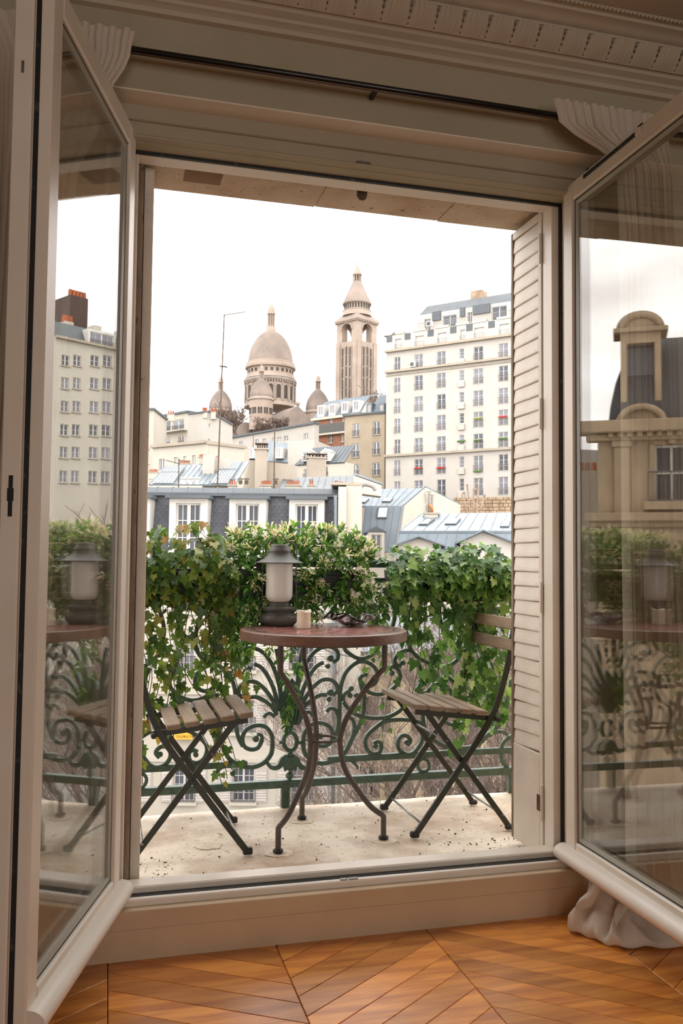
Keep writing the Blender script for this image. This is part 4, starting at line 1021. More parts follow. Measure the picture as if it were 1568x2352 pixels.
def shutters(par,a,b,c,d,m=None,wd=None):
    wd=wd or (b-a)*.52; key=('sh',round(wd,2),round(d-c,2),(m or SHUTW).name)
    if key not in WIN:
        H=d-c; mb=MB(); e=.06
        mb.box(0,wd,-.05,-.01,0,H); 
        WIN[key]=(mb.mesh('shutter',m or SHUTW),)
        sl=MB().add([(e,-.052,0),(wd-e,-.052,0),(wd-e,-.075,.0),(e,-.075,.0),(e,-.052,.07),(wd-e,-.052,.07)],[(0,1,2,3),(3,2,5,4),(0,3,4),(1,5,2)]).mesh('slat',m or SHUTW)
        WIN[key+(1,)]=(sl,)
    for x in (a-wd,b):
        s=link('shutter',WIN[key][0],par,(x,0,c)); n=int((d-c-.16)/.11)
        mb=MB()
        for k in range(n): mb.add([(.06,-.05,.08+k*.11),(wd-.06,-.05,.08+k*.11),(wd-.06,-.078,.08+k*.11),(.06,-.078,.08+k*.11),(.06,-.05,.17+k*.11),(wd-.06,-.05,.17+k*.11)],[(0,1,2,3),(3,2,5,4),(0,3,4),(1,5,2)])
        k2=('shs',)+key
        if k2 not in WIN: WIN[k2]=mb.mesh('slat_rows',m or SHUTW)
        q=link('slat_rows',WIN[k2],s); q['kind']='stuff'
NUM=['no','one','two','three','four','five','six','seven']
def pots(x0,x1,y,D,n,label,h=9,group=None,cowl=False,base=17,bm=None):
    """a low stack with its terracotta pots"""
    s=D/2000; a,b=at(x0-1.5,y,D),at(x1+1.5,y,D); t=empty('chimney_stack',(a+b)/2-Vector((0,0,base*s)),-YAW,'low chimney with %s terracotta pots %s'%(NUM[n],label),'chimney',group); w_=(b-a).length/2
    MB().box(-w_,w_,-.22,.22,0,base*s).build('stack',bm or CREAM,t); MB().box(-w_-.04,w_+.04,-.26,.26,base*s-.09,base*s-.004).build('coping',CORN,t)
    for i in range(n):
        hh=h*s*(.85+.3*random.random()); r=min(1.9*s,w_/n*.84); x=-w_+.03+(2*w_-.06)*(i+.5)/n
        o=MB().lathe([(r*1.05,0),(r*1.1,hh*.08),(r*.95,hh*.12),(r*.82,hh*.85),(r*.95,hh*.88),(r*.95,hh),(r*.7,hh),(r*.7,hh*.7),(0,hh*.7)],12).build('chimney_pot',POT,t,30,loc=(x,0,base*s-.004))
        if cowl: MB().lathe([(0,hh*1.42),(r*1.5,hh*1.28),(r*1.5,hh*1.25),(0,hh*1.3)],12).build('cowl',COWL,o,30); [MB().box(-r*.8+q*r*1.6-.01,-r*.8+q*r*1.6+.01,-.01,.01,hh*.98,hh*1.27).build('stay',COWL,o) for q in (0,1)]
def adopt(child,parent,name):
    """make a separately placed wing a part of its building"""
    W=lambda o:Matrix.Translation(o.location)@o.rotation_euler.to_matrix().to_4x4()
    m=W(parent).inverted()@W(child); child.parent=parent; child.matrix_basis=m; child.name=name
    for k in ('label','category','group'):
        if k in child: del child[k]
def zinc_slope(par,p00,p10,p11,p01,m,n,name='roof_slope',th=.12,rib=.035):
    """sloping zinc sheet with raised standing seams; p00,p10 foot, p11,p01 top (local)"""
    a,b,c,d=[Vector(p) for p in (p00,p10,p11,p01)]; nr=(b-a).cross(d-a).normalized()
    if nr.z<0: nr=-nr
    o=MB().poly([a,b,c,d],-nr*th).build(name,m,par)
    for i in range(n+1):
        t=i/n; lo=a.lerp(b,t); hi=d.lerp(c,t)
        MB().bar([lo+nr*rib*.4,hi+nr*rib*.4],rib,rib,(b-a).normalized()).build('standing_seam',m,o)
    return o

# ---------------------------------------------------------------- slate-roofed house across the court
F=Fac(-160,38,776,38); r=F.root('mansard_house','cream house across the court with slate mansard, white dormers and shuttered windows')
u0,u1=F.uv(-160,1283)[0]-2,F.uv(790,1283)[0]; ut=F.uv(776,1200)[0]
zt=F.uv(500,1136)[1]; zr=F.uv(500,1116)[1]; zs=F.uv(500,1292)[1]
wins=[]
rows=[(1335,1405),(1470,1540),(1608,1682),(1764,1842),(1930,2010)]
cols=[(-150,-100),(-10,40),(132,182),(266,318),(398,446),(533,584),(667,722)]
for a,b in cols:
    for y0,y1 in rows: wins.append(F.rect(a,y0,b,y1))
holes_wall(u0,u1,-16,zs,wins,.22,9).build('wall',CREAM,r)
for k,h in enumerate(wins):
    window(r,*h,'grid',.2,PANE if k%3 else PANEL_,RAILM if (h[3]-h[2])>1 else None,4,.055,CREAM); shutters(r,*h,wd=(h[1]-h[0])*.58)
for y in (1590,1745,1440): 
    z=F.uv(500,y)[1]; MB().box(u0,u1,-.09,0,z-.09,z+.09).build('string_course',CREAM,r)
MB().box(u0,u1,-.45,0,zs-.25,zs+.05).build('cornice',CORN,r)
# mansard: bed plane leaning back, courses of separate slates on it
lean=.32; zb=zs+.05
yat=lambda z:lean*(z-zb)/(zt-zb)*2.2+.12
MB().add([(u0,yat(zb),zb),(ut,yat(zb),zb),(ut,yat(zt),zt),(u0,yat(zt),zt),(u0,6,zb),(ut,6,zb),(ut,6,zt),(u0,6,zt)],[(0,1,2,3),(1,5,6,2),(0,3,7,4),(3,2,6,7),(4,7,6,5)]).build('mansard_bed',DSLATE,r)
sw,sh=.24,.155; sm=MB().add([(0,0,0),(sw-.012,0,0),(sw-.012,.055,sh*1.5),(0,.055,sh*1.5),(0,-.02,0),(sw-.012,-.02,0),(sw-.012,.045,sh*1.5),(0,.045,sh*1.5)],[(0,1,2,3),(4,7,6,5),(0,4,5,1),(1,5,6,2),(2,6,7,3),(3,7,4,0)]).mesh('slate',SLATE)
dorm=[(-100,-10),(20,108),(150,238),(258,350),(390,482),(527,615),(664,748)]
dr=[(F.uv(a,1210)[0],F.uv(b,1210)[0]) for a,b in dorm]
zv=F.uv(500,1262)[1]; rest=MB(); cnt=0; vis0=F.uv(318,1200)[0]
z=zb; row=0
while z<zt-.05:
    u=u0+(row%2)*sw/2
    while u<ut-.05:
        if not any(a-.02<u and u+sw<b+.02 for a,b in dr):
            if z>zv and u>vis0 and cnt<300: link('slate',sm,r,(u,yat(z)-.055,z)); cnt+=1
            else: rest.add([(u+p[0],yat(z)-.055+p[1],z+p[2]) for p in [v.co for v in sm.vertices]],[tuple(f.vertices) for f in sm.polygons])
        u+=sw
    z+=sh; row+=1
o=rest.build('slates',SLATE,r,fix=False); o['kind']='stuff'
# zinc cap, gutter line and flat roof
MB().box(u0,ut+.1,yat(zt)-.25,yat(zt)+.05,zt-.02,zt+.12).build('zinc_band',DZINC,r)
MB().poly([(u0,yat(zt)-.12,zt+.1),(u0,yat(zt)+.25,zr),(u0,8,zr+.25),(u0,8,zt)],(ut+.1-u0,0,0)).build('zinc_cap',DZINC,r)
for k in range(30):
    x=u0+(ut-u0)*k/29; MB().bar([(x,yat(zt)-.13,zt+.11),(x,yat(zt)+.25,zr+.02),(x,yat(zt)+3,zr+.12)],.03,.03,(1,0,0)).build('zinc_cleat',ZINC,r)
for a,b in dr:
    za,zd=F.uv(500,1262)[1]-1.2,F.uv(500,1147)[1]; w=b-a
    wa,wb,wc,wd_=a+w*.17,b-w*.22,F.uv(500,1262)[1]-1.0,F.uv(500,1157)[1]
    # cheeks lean with the roof: the dormer front stands plumb, flared slightly at the foot
    D_=MB(); D_.v=[]; q=holes_wall(a,b-w*.05,za,zd,[(wa,wb,wc,wd_)],.25)
    q.add([(a,0,za),(a,2.4,za),(a,2.4,zd),(a,0,zd),(b-w*.05,0,za),(b+w*.02,2.4,za),(b+w*.02,2.4,zd),(b-w*.05,0,zd)],[(0,1,2,3),(4,7,6,5),(3,2,6,7)])
    dm=q.build('dormer',FRAMEW,r,loc=(0,-.22,0))
    MB().box(a-.12,b+.06,-.38,2.4,zd,zd+.14).build('dormer_roof',DZINC,dm)
    ww=MB(); W,H=(wb-wa)/2,wd_-wc; y=.17; e=.075
    ww.box(-W,-W+e,y,y+.05,0,H).box(W-e,W,y,y+.05,0,H).box(-W+e,W-e,y,y+.05,0,e).box(-W+e,W-e,y,y+.05,H-e,H).box(-e,e,y-.02,y+.05,e,H-e)
    for k in range(1,4): ww.box(-W+e,W-e,y+.01,y+.04,H*k/4-.018,H*k/4+.018)
    for x in (-W/2,W/2): ww.box(x-.018,x+.018,y+.01,y+.04,e,H-e)
    wo=ww.build('window',FRAMEW,dm,loc=((wa+wb)/2,0,wc)); MB().box(-W+.02,W-.02,y+.055,y+.07,.02,H-.02).build('pane',PANE,wo)
# party wall with chimney flues at the end
pa,pb=ut,F.uv(831,1200)[0]; zpt=F.uv(800,1113)[1]; p=MB(); p.box(pa+.0,pa+.35,-.1,7,-16,zpt-.1).box(pa+.35,pb,.25,7,-16,zpt); p.build('party_wall',CREAM,r)
MB().box(pa-.3,pb,.2,7,zpt,zpt+.12).build('wall_coping',CORN,r)
MB().tube([(pa-.12,-.15,zt),(pa-.12,-.15,-12)],.07,8).build('downpipe',ZINC,r,True)
MB().tube([(u1-.12,-.12,zs),(u1-.12,-.12,-15)],.07,8).build('downpipe',LRAIL,r,True)
# orange board on the facade
sg=empty('sale_board',(0,0,0),0,'small orange for-sale board hung on the shuttered facade','sign')
q=F.rect(402,1681,444,1696); sg.location=F.A+F.d*((q[0]+q[1])/2)-F.n*.22; sg.location.z=q[2]; sg.rotation_euler=(0,0,F.rz)
MB().box(-(q[1]-q[0])/2,(q[1]-q[0])/2,-.02,.02,0,q[3]-q[2]).build('board',mat('orange_board','F0A637',.6,'E59A2C',3),sg)
def lettering(txt,par,loc,size,m,rot=(R(90),0,0),name='lettering'):
    cu=bpy.data.curves.new(name,'FONT'); cu.body=txt; cu.size=size; cu.extrude=.002; cu.align_x='CENTER'; cu.align_y='CENTER'
    o=bpy.data.objects.new('lettering_tmp',cu); COL.objects.link(o); dg=bpy.context.evaluated_depsgraph_get(); me=bpy.data.meshes.new_from_object(o.evaluated_get(dg)); bpy.data.objects.remove(o)
    me.materials.clear(); me.materials.append(m); return link(name,me,par,loc,rot)
lettering('DOUBLE 27M²',sg,(.12,-.024,(q[3]-q[2])*.45),.13,mat('black_print','1C1712',.7))

# row of pots on the ridge of the slate house
for x0,x1,n,w in ((526,541,3,'left of the tan chimney stack'),(600,622,6,'below the tan chimney stack'),(658,688,7,'above the third white dormer'),(709,720,2,'with cowls near the party wall')): pots(x0,x1,1113,44,n,w,9,'terracotta pots on the slate house ridge',cowl=(x0 in (709,526)))
pots(768,776,1114,44,2,'at the start of the party wall',9,'terracotta pots on the party wall'); pots(779,790,1114,43,3,'in the middle of the party wall',8,'terracotta pots on the party wall'); pots(800,826,1116,43,7,'at the far end of the party wall',8,'terracotta pots on the party wall')
for x in (552,566,633):
    p=at(x,1112,42); t=empty('roof_vent',p,0,{552:'brown mushroom roof vent nearest the mast on the slate house',566:'brown mushroom roof vent left of the tan gable chimney',633:'brown mushroom roof vent right of the tan gable chimney'}[x],'roof vent')
    MB().lathe([(.09,0),(.09,.18),(.07,.18),(.07,0)],12).build('pipe',COWL,t,30); MB().lathe([(0,.32),(.16,.25),(.16,.235),(0,.28)],14).build('cap',COWL,t,30)
for x in (422,437,452):
    p=at(x,1113,42); t=empty('roof_vent',p,0,{422:'white roof vent left of its pair on the slate house',437:'white roof vent in the middle of three on the slate house',452:'white roof vent nearest the mast on the slate house'}[x],'roof vent')
    MB().lathe([(.10,0),(.10,.26),(.15,.27),(.15,.34),(.12,.36),(0,.36)],14).build('pipe',FRAMEW,t,30)

# ---------------------------------------------------------------- zinc-roofed houses to the side
F=Fac(828,70,1050,71); r=F.root('zinc_mansard_house','house with blue-grey zinc mansard, roof lights and pale rendered gable')
U=lambda x,y:F.uv(x,y)
def L3(x,y,d): return F.p(x,y,d)
zinc_slope(r,L3(826,1268,0),L3(905,1268,0),L3(922,1162,1.4),L3(838,1162,1.4),ZINC,5)
zinc_slope(r,L3(826,1162,1.4),L3(922,1162,1.4),L3(972,1121,6),L3(826,1124,6),ZINC,8)
ub,_q,zb_=L3(905,1268,0); uc,_q,zc=L3(922,1162,1.4); ud,_q,zd=L3(971,1121,6); ue,_q,ze=L3(1048,1160,11)
MB().poly([(ub,0,-16),(ub,0,zb_),(uc,1.4,zc),(ud,6,zd),(ue,11,ze),(ue,11,-16)],(.35,-.1,0)).build('gable_wall',CREAM,r)
MB().poly([(ub,.1,-16),(ub,.1,zb_-.1),(U(826,1268)[0],.1,zb_-.1),(U(826,1268)[0],.1,-16)],(0,1,0)).build('wall',CREAM,r)
MB().bar([(ub+.15,0,zb_),(uc+.15,1.4,zc+.05),(ud+.15,6,zd+.05),(ue+.2,11,ze+.05)],.3,.12,(1,0,0)).build('verge',ZINC,r)
def skylight(par,c4,m,glass):
    """tilted roof light from four local corners"""
    a,b,c,d=[Vector(p) for p in c4]; nr=(b-a).cross(d-a).normalized(); nr=nr if nr.y<0 or nr.z>0 else -nr
    o=MB().poly([a,b,c,d],nr*.10).build('roof_light',m,par); cc=(a+b+c+d)/4
    MB().poly([cc+(q-cc)*.82+nr*.10 for q in (a,b,c,d)],nr*.02).build('pane',glass,o)
def on_slope(F,x,y,x0,y0,d0,x1,y1,d1):
    t=(y-y0)/(y1-y0); return L3(x,y,d0+(d1-d0)*t)
S1=lambda x,y:on_slope(F,x,y,0,1268,-.05,0,1162,1.35)
S2=lambda x,y:on_slope(F,x,y,0,1162,1.35,0,1122,5.95)
skylight(r,[S1(864,1191),S1(888,1191),S1(892,1165),S1(868,1165)],DZINC,LSKY)
skylight(r,[S2(876,1154),S2(896,1154),S2(902,1146),S2(882,1146)],DZINC,LSKY); skylight(r,[S2(829,1156),S2(838,1156),S2(848,1147),S2(833,1147)],DZINC,LSKY)
q=F.rect(851,1228,874,1263); dm=holes_wall(q[0]-.25,q[1]+.25,q[2]-.8,q[3]+.15,[(q[0],q[1],q[2]-.6,q[3])],.2,1.5).build('dormer',CREAM,r,loc=(0,-.35,0)); window(dm,q[0],q[1],q[2]-.6,q[3],'french',.2,PANEL_,None,2)
zp=q[3]+.15; cx=(q[0]+q[1])/2; MB().poly([(q[0]-.45,0,zp),(q[1]+.45,0,zp),(q[1]+.35,0,zp+.12),(cx,0,zp+.5),(q[0]-.35,0,zp+.12)],(0,1.8,0)).build('pediment',DZINC,dm)
# metal flues beside the gable
t=empty('flue_pair',F.A+F.d*(L3(985,1150,5.2)[0])+F.n*5.2,F.rz,'pair of shiny metal flues rising beside the pale gable','flue')
t.location.z=0; zz=at(985,1155,75.5).z
for k,(dx,h) in enumerate(((0,1.9),(.28,1.6))):
    MB().tube([(dx,0,zz-1),(dx,0,zz+h-1)],.11,10).build('pipe',LRAIL,t,True); MB().lathe([(0,zz+h-.75),(.22,zz+h-.85),(.22,zz+h-.9),(0,zz+h-.86)],12,(dx,0,0)).build('cap',LRAIL,t,30)
F=Fac(900,61,1200,60); r=F.root('low_zinc_house','low house with long pale zinc roof and two white pediment dormers')
L3=lambda x,y,d:F.p(x,y,d)
zinc_slope(r,L3(904,1265,0),L3(1230,1265,0),L3(1230,1222,1.0),L3(918,1222,1.0),ZINC,14)
zinc_slope(r,L3(916,1222,1.0),L3(1230,1222,1.0),L3(1230,1176,6),L3(968,1180,6),LZINC,12)
MB().bar([L3(916,1222,.98),L3(1230,1222,.98)],.18,.14,(0,1,0)).build('ridge_roll',ZINC,r)
S2=lambda x,y:on_slope(F,x,y,0,1222,.95,0,1178,5.95)
for a,b,c,d,y0,y1,g in ((961,982,999,979,1207,1194,SKYL),(1021,1047,1058,1037,1206,1193,LSKY),(1148,1168,1172,1154,1212,1199,LSKY)): skylight(r,[S2(a,y0),S2(b,y0),S2(c,y1),S2(d,y1)],DZINC,g)
ua,ubb=F.uv(904,1265)[0],F.uv(1230,1265)[0]; ztop=F.uv(1000,1266)[1]
hs=[F.rect(*q) for q in ((905,1395,930,1440),(1000,1390,1026,1440),(1075,1380,1098,1430))]; w_=holes_wall(ua,ubb,-16,ztop,hs,.2,8).build('wall',WHITE,r,loc=(0,.1,0))
for h in hs: window(w_,*h,'french',.2,PANE,None,2,.07)
q=F.rect(1153,1336,1164,1349); MB().box(q[0],q[1],-.3,.1,q[2],q[3]).build('red_panel',mat('red_panel','B5402C',.7),r)
for a,b,pk,ap,base,ws in ((905,1022,962,1233,1252,()),(1046,1185,1108,1219,1247,((1080,1097),(1119,1150)))):
    qa,qb=F.uv(a,base)[0],F.uv(b,base)[0]; zb2=F.uv(pk,base)[1]; za=F.uv(pk,ap)[1]; zl=F.uv(pk,1300)[1]
    hs=[F.rect(x0,1257,x1,1292) for x0,x1 in ws]
    dm=holes_wall(qa+.3,qb-.3,zl-.4,zb2,hs,.15).build('dormer',WHITE,r,loc=(0,-.5,0))
    MB().poly([(qa+.3,0,zb2),(qb-.3,0,zb2),(F.uv(pk,ap)[0],0,za-.1)],(0,.25,0)).build('pediment',WHITE,dm)
    c_=F.uv(pk,ap)[0]
    for s0,s1 in (((qa,zb2-.05),(c_,za)),((c_,za),(qb,zb2-.05))): MB().bar([(s0[0],1.0,s0[1]),(s1[0],1.0,s1[1])],.12,3,(0,1,0)).build('dormer_roof',ZINC,dm)
    for h in hs: window(dm,*h,'french',.15,PANE,None,1)
# brick stub with cap between the zinc houses
t=empty('chimney',at(990,1184,66),F.rz,'squat pale chimney with copper pipe between the zinc roofs','chimney')
MB().box(-.5,.5,-.3,.3,-2,.1).build('stack',CREAM,t); MB().box(-.62,.62,-.4,.4,.1,.22).build('coping',CORN,t); MB().tube([(.05,0,.2),(.05,0,.6),(-.15,0,.85)],.12,8).build('pipe',mat('copper','B97247',.4,metal=.6),t,True)
# big curved duct
t=empty('roof_duct',at(838,1120,60),F.rz,'curved galvanised duct behind the party wall','duct'); MB().tube(smooth_path([(-.3,0,.0),(-.12,0,.2),(.2,0,.18),(.55,0,.05),(.72,0,-.2)],5),.13,12).build('duct',LRAIL,t,True)

# ---------------------------------------------------------------- tall apartment block
F=Fac(884,128,1180,117.5); r=F.root('apartment_block','tall white apartment block with French windows, railings and stepped attic storeys')
def zat(x,y): return F.uv(x,y)[1]
cx=[912,961,1013,1060,1098,1155.5]; cw=[16,22,22,11,23,22]
tops=[807.3,856.4,905.5,953.2,1002.3,1051.4,1101.4]; hh=[34,34.5,35,35,34,37,40]
wl=[]; spec=[]
ref=1013
for j,(ty,h) in enumerate(zip(tops,hh)):
    z1=zat(ref,ty); z0=zat(ref,ty+h)
    for i in range(6):
        u=F.uv(cx[i],ty)[0]; w=cw[i]*.0605/1
        if i==3: a=(u-.35,u+.35,z0+.75,z1)
        else: a=(u-w/2,u+w/2,z0,z1)
        wl.append(a); spec.append((i,j))
zpar=zat(ref,750); zc1=zat(ref,790)
holes_wall(0,F.len,-14,zc1,wl,.22,14).build('wall',WHITE,r)
for a,(i,j) in zip(wl,spec):
    window(r,*a,'single' if i==3 else 'french',.2,PANEL_ if (i*3+j*5)%4 else PANE,None if i==3 else LRAIL,3,.075)
    if i==3: MB().cbox(a[0]-.12,a[1]+.12,-.3,0,a[2]-.95,a[2]-.1,.02).build('flower_shelf',WHITE,r)
for y,w_,m_ in ((791,.55,CORN),(840,.5,CORN),(1039,.45,CORN)):
    z=zat(ref,y); MB().box(-.1,F.len,-w_,0,z-.22,z+.1).build('cornice',m_,r)
MB().box(-.1,F.len,-.12,0,zat(ref,849)-.1,zat(ref,849)+.1).build('string_course',CORN,r)
# first attic: white dormer blocks with dark slate between
hs=[]; 
z0a,z1a=zc1,zat(ref,752); zw0,zw1=zat(ref,792),zat(ref,763)
for i in range(6): u=F.uv(cx[i],780)[0]; w=cw[i]*.062; hs.append((u-w/2,u+w/2,zw0+.3,zw1))
at1=holes_wall(0,F.len,z0a,z1a,hs,.3,10).build('attic_wall',WHITE,r,loc=(0,.3,0))
for h in hs: window(at1,*h,'french',.28,FRAMEW,LRAIL,1)
for k,x in enumerate((892,934,987,1039,1076,1127)):
    u=F.uv(x,760)[0]; MB().box(u-.5,u+.45,-.05,.5,z1a-1.0,z1a-.05).build('slate_gap',DZINC,at1)
for x in (892,911,961,1013,1060,1098,1155): u=F.uv(x,760)[0]; MB().box(u-1.05,u+1.05,-.1,1.2,z1a,z1a+.35).build('parapet_block',WHITE,at1)
# second attic, set back
zs0,zs1=z1a+.2,zat(1060,701); ua=F.uv(946,740)[0]
hs=[F.rect(963,727,977,753),F.rect(1006,718,1037,744),F.rect(1063,711,1073,734),F.rect(1119,697,1153,727)]
at2=holes_wall(ua,F.len,zs0,zs1,hs,.3,8).build('attic_wall',WHITE,r,loc=(0,1.6,0))
for h in hs: window(at2,*h,'french',.28,PANE,None,1)
MB().box(ua-1.2,F.len,-1.25,-1.2,zs0+.9,zs0+.95).build('terrace_rail',LRAIL,at2)
for k in range(60): u=ua-1.2+(F.len-ua+1.2)*k/59; MB().box(u-.015,u+.015,-1.24,-1.21,zs0,zs0+.9).build('baluster',LRAIL,at2)
MB().poly([(ua+.2,.1,zs1),(F.len,.1,zs1),(F.len,1.6,zs1+1.7),(ua+.9,1.6,zs1+1.7)],(0,5,0)).build('slate_roof',DZINC,at2)
for x,w_ in ((992,1.3),(1052,.7),(1096,2.6)): u=F.uv(x,730)[0]; MB().box(u-w_/2,u+w_/2,-.3,.6,zs1-1.2,zs1+.1).build('slate_gap',DZINC,at2)
u=F.uv(1070,690)[0]; MB().box(u-.9,u+.9,2,4,zs1+1.5,zs1+3.0).build('chimney_stack',OLDST,at2)
# flower boxes and awning touches
for x,y,m_ in ((1098,962,AWN),(1155,958,REDF),(1098,1012,PLANTG),(1155,1008,PLANTG),(1013,1075,REDF),(961,1076,REDF),(1098,1083,PLANTG),(1060,1014,PLANTG)):
    u,z=F.uv(x,y); [MB().ball((u-.5+.2*q_,-.25,z+.02*(q_%3)),.13+.03*(q_%2),7,5).build('flower_box',m_,r) for q_ in range(6)]
for x,y in ((988,745),(950,838)):
    u,z=F.uv(x,y); a=MB().box(u-.45,u+.45,-.5,-.12,z-.4,z+.4); o=a.build('air_conditioner',FRAMEW,r); b=MB(); b.m=Matrix.Translation((u-.05,-.51,z))@Matrix.Rotation(R(90),4,'X'); b.lathe([(.12,0),(.3,0),(.3,.03),(.12,.03)],18); b.build('fan_grille',RAILM,o)
# retaining wall below the block
F2=Fac(1040,108,1200,105); t=F2.root('retaining_wall','rough stone retaining wall below the tall apartment block','wall')
zt_=F2.uv(1100,1142)[1]; rg_=random.Random(4)
MB().box(0,F2.len,.1,3,-16,zt_).build('core',OLDST,t)
cnt=0
for row in range(16):
    u=-rg_.random()*.6
    while u<F2.len and cnt<300:
        w_=.5+rg_.random()*.5; a_,b_=max(0,u),min(F2.len,u+w_-.05)
        if b_-a_>.15: MB().cbox(a_,b_,-.04-.05*rg_.random(),.12,zt_-.42*(row+1)+.04,zt_-.42*row,.03).build('stone',OLDST,t); cnt+=1
        u+=w_

# ---------------------------------------------------------------- middle distance
def simple(name,label,xl,dl,xr,dr_,ytop,ybot,wm,rects,depth=10,pane=None,rail=None,style='french',rev=.2,bars=2,top=None,fr=.09,sill=None):
    F=Fac(xl,dl,xr,dr_); r=F.root(name,label); z1=F.uv((xl+xr)/2,ytop)[1]; z0=F.uv((xl+xr)/2,ybot)[1]
    hs=[F.rect(*q) for q in rects]; holes_wall(0,F.len,-16,z1,hs,rev,depth).build('wall',wm,r)
    for k,h in enumerate(hs): window(r,*h,style,rev,pane or (PANE if k%2 else PANEL_),rail,bars,fr,sill)
    if top: MB().box(-.2,F.len+.2,-.35,depth,z1,z1+.3).build('roof_edge',top,r)
    return F,r,z0,z1
Z1=lambda x,y:(320+x/3.5636,580+y/3.5636)
Z2=lambda x,y:(740+x/3.5636,580+y/3.5636)
def rz1(*l): return [(*Z1(a,b),*Z1(c,d)) for a,b,c,d in l]
def rz2(*l): return [(*Z2(a,b),*Z2(c,d)) for a,b,c,d in l]
# grey-buff block beside the apartment block
F,r,z0,z1=simple('buff_house','buff concrete house wedged between brick house and tall white block',788,136,881,132,953,1125,GREYC,rz2((250,1400,300,1505),(415,1380,470,1490),(243,1565,300,1675),(413,1550,468,1655),(243,1735,297,1820),(413,1720,470,1825)),2,None,RAILM,top=DZINC,fr=.12,sill=CORN)
zinc_slope(r,(4.3,0,z1+.3),(F.len,0,z1+.3),(F.len,2,z1+3.2),(5.2,2,z1+3.2),ZINC,6)
for x in (848,876):
    q=F.rect(x-4,930,x+4,947); dm=holes_wall(q[0]-.2,q[1]+.2,q[2]-.3,q[3]+.25,[q],.15,1.5).build('dormer',ZINC,r,loc=(0,-.1,0)); window(dm,*q,'french',.15,PANE,None,1,.12)
# orange brick house with zinc mansard
F,r,z0,z1=simple('brick_house','orange brick house with blue zinc mansard and dormers under the bell tower',718,152,826,145.5,957,1050,BRICK,rz2((-65,1385,-28,1450),(-65,1495,-28,1570),(55,1365,85,1440),(50,1485,85,1560),(155,1352,178,1425),(150,1472,176,1550)),3,None,None,fr=.12,sill=WHITE)
zinc_slope(r,(-.3,-.2,z1+.1),(F.len,-.2,z1+.1),(F.len,2.2,z1+3.3),(.4,2.2,z1+3.3),ZINC,14); zinc_slope(r,(.4,2.2,z1+3.3),(F.len,2.2,z1+3.3),(F.len,7,z1+4.6),(2,7,z1+4.6),LZINC,10)
MB().box(-.3,F.len,-.6,0,z1-.35,z1+.1).build('cornice',CREAM,r)
zb_=F.uv(760,982)[1]; MB().box(-.1,F.len,-.7,-.64,zb_-1.0,zb_+.6).build('balcony_rail',RAILM,r); MB().box(-.1,F.len,-.8,0,zb_-1.3,zb_-1.0).build('balcony_slab',CREAM,r)
for x,y in rz2((68,1255,103,1320))[0:0] or ((764,941),(793,936),(819,933),(738,944)):
    q=F.rect(x-5,y-10,x+5,y+9); dm=holes_wall(q[0]-.25,q[1]+.25,q[2]-.4,q[3]+.25,[q],.15,2).build('dormer',FRAMEW,r,loc=(0,-.25,0)); window(dm,*q,'french',.15,PANEL_,None,1,.12)
# cream house with dark zinc roof and two dormers
F,r,z0,z1=simple('dormer_house','cream house with dark zinc roof and two arched white dormers',680,103,790,99.5,1065,1120,CREAM,rz1((1345,1770,1385,1850),(1500,1755,1540,1840))+rz2((5,1750,42,1830)),2,None,RAILM,fr=.1)
zinc_slope(r,(-.2,-.2,z1),(F.len,-.2,z1),(F.len,2.2,z1+2.25),(.9,2.2,z1+2.25),DZINC,12)
for x in (705,749):
    q=F.rect(x-6,1040,x+6,1058); dm=holes_wall(q[0]-.22,q[1]+.22,q[2]-.1,q[3]+.1,[q],.15,2).build('dormer',FRAMEW,r,loc=(0,-.3,0)); window(dm,*q,'french',.15,PANE,RAILM,1,.1); c_=(q[0]+q[1])/2
    MB().poly([(q[0]-.3,-.05,q[3]+.1),(q[1]+.3,-.05,q[3]+.1),(c_,-.05,q[3]+.5)],(0,1.4,0)).build('pediment',FRAMEW,dm)
t=empty('chimney',at(726,1095,92),0,'grey chimney stack with capped top before the cream dormer house','chimney')
MB().box(-.95,.95,-.5,.5,-10,1.9).build('stack',STUCCO,t); MB().box(-1.1,1.1,-.6,.6,1.9,2.05).build('coping',CORN,t)
for k in range(5): MB().lathe([(.12,2.05),(.12,2.35),(.1,2.35)],8,(-.75+k*.37,0,0)).build('flue',COWL,t)
MB().box(-1.1,1.1,-.5,.5,2.35,2.42).build('cover',COWL,t)
# long white attic building
F,r,z0,z1=simple('white_terrace','long white building with strip of attic windows below the basilica',527,158,718,140,991,1045,WHITE,rz1((815,1545,845,1600),(945,1530,975,1562),(1010,1525,1035,1560),(1085,1515,1105,1555),(1125,1510,1160,1550),(1180,1500,1215,1545),(1345,1480,1380,1530)),1,top=DZINC,fr=.14)
# blue zinc roof with dormers
F,r,z0,z1=simple('blue_roof_house','white house with light blue zinc roof and small dormer windows',558,110,722,107,1058,1100,WHITE,(),8)
L3=lambda x,y,d:F.p(x,y,d)
zinc_slope(r,L3(604,1058,-.2),L3(660,1062,-.2),L3(670,1020,2.4),L3(618,1012,2.4),LZINC,8); zinc_slope(r,L3(556,1060,-.1),L3(600,1062,-.1),L3(606,1030,2),L3(560,1030,2),LZINC,6)
ua,ub_=F.uv(661,1040)[0],F.uv(722,1040)[0]; MB().box(ua,ub_,-.1,7,z0-4,F.uv(690,1012)[1]).build('gable_wall',WHITE,r)
for x in (642,577):
    q=F.rect(x-5,1032,x+5,1052); dm=holes_wall(q[0]-.25,q[1]+.25,q[2]-.1,q[3]+.15,[q],.15,2).build('dormer',FRAMEW,r,loc=(0,-.5,0)); window(dm,*q,'french',.15,PANE if x==577 else PANEL_,None,1,.13)
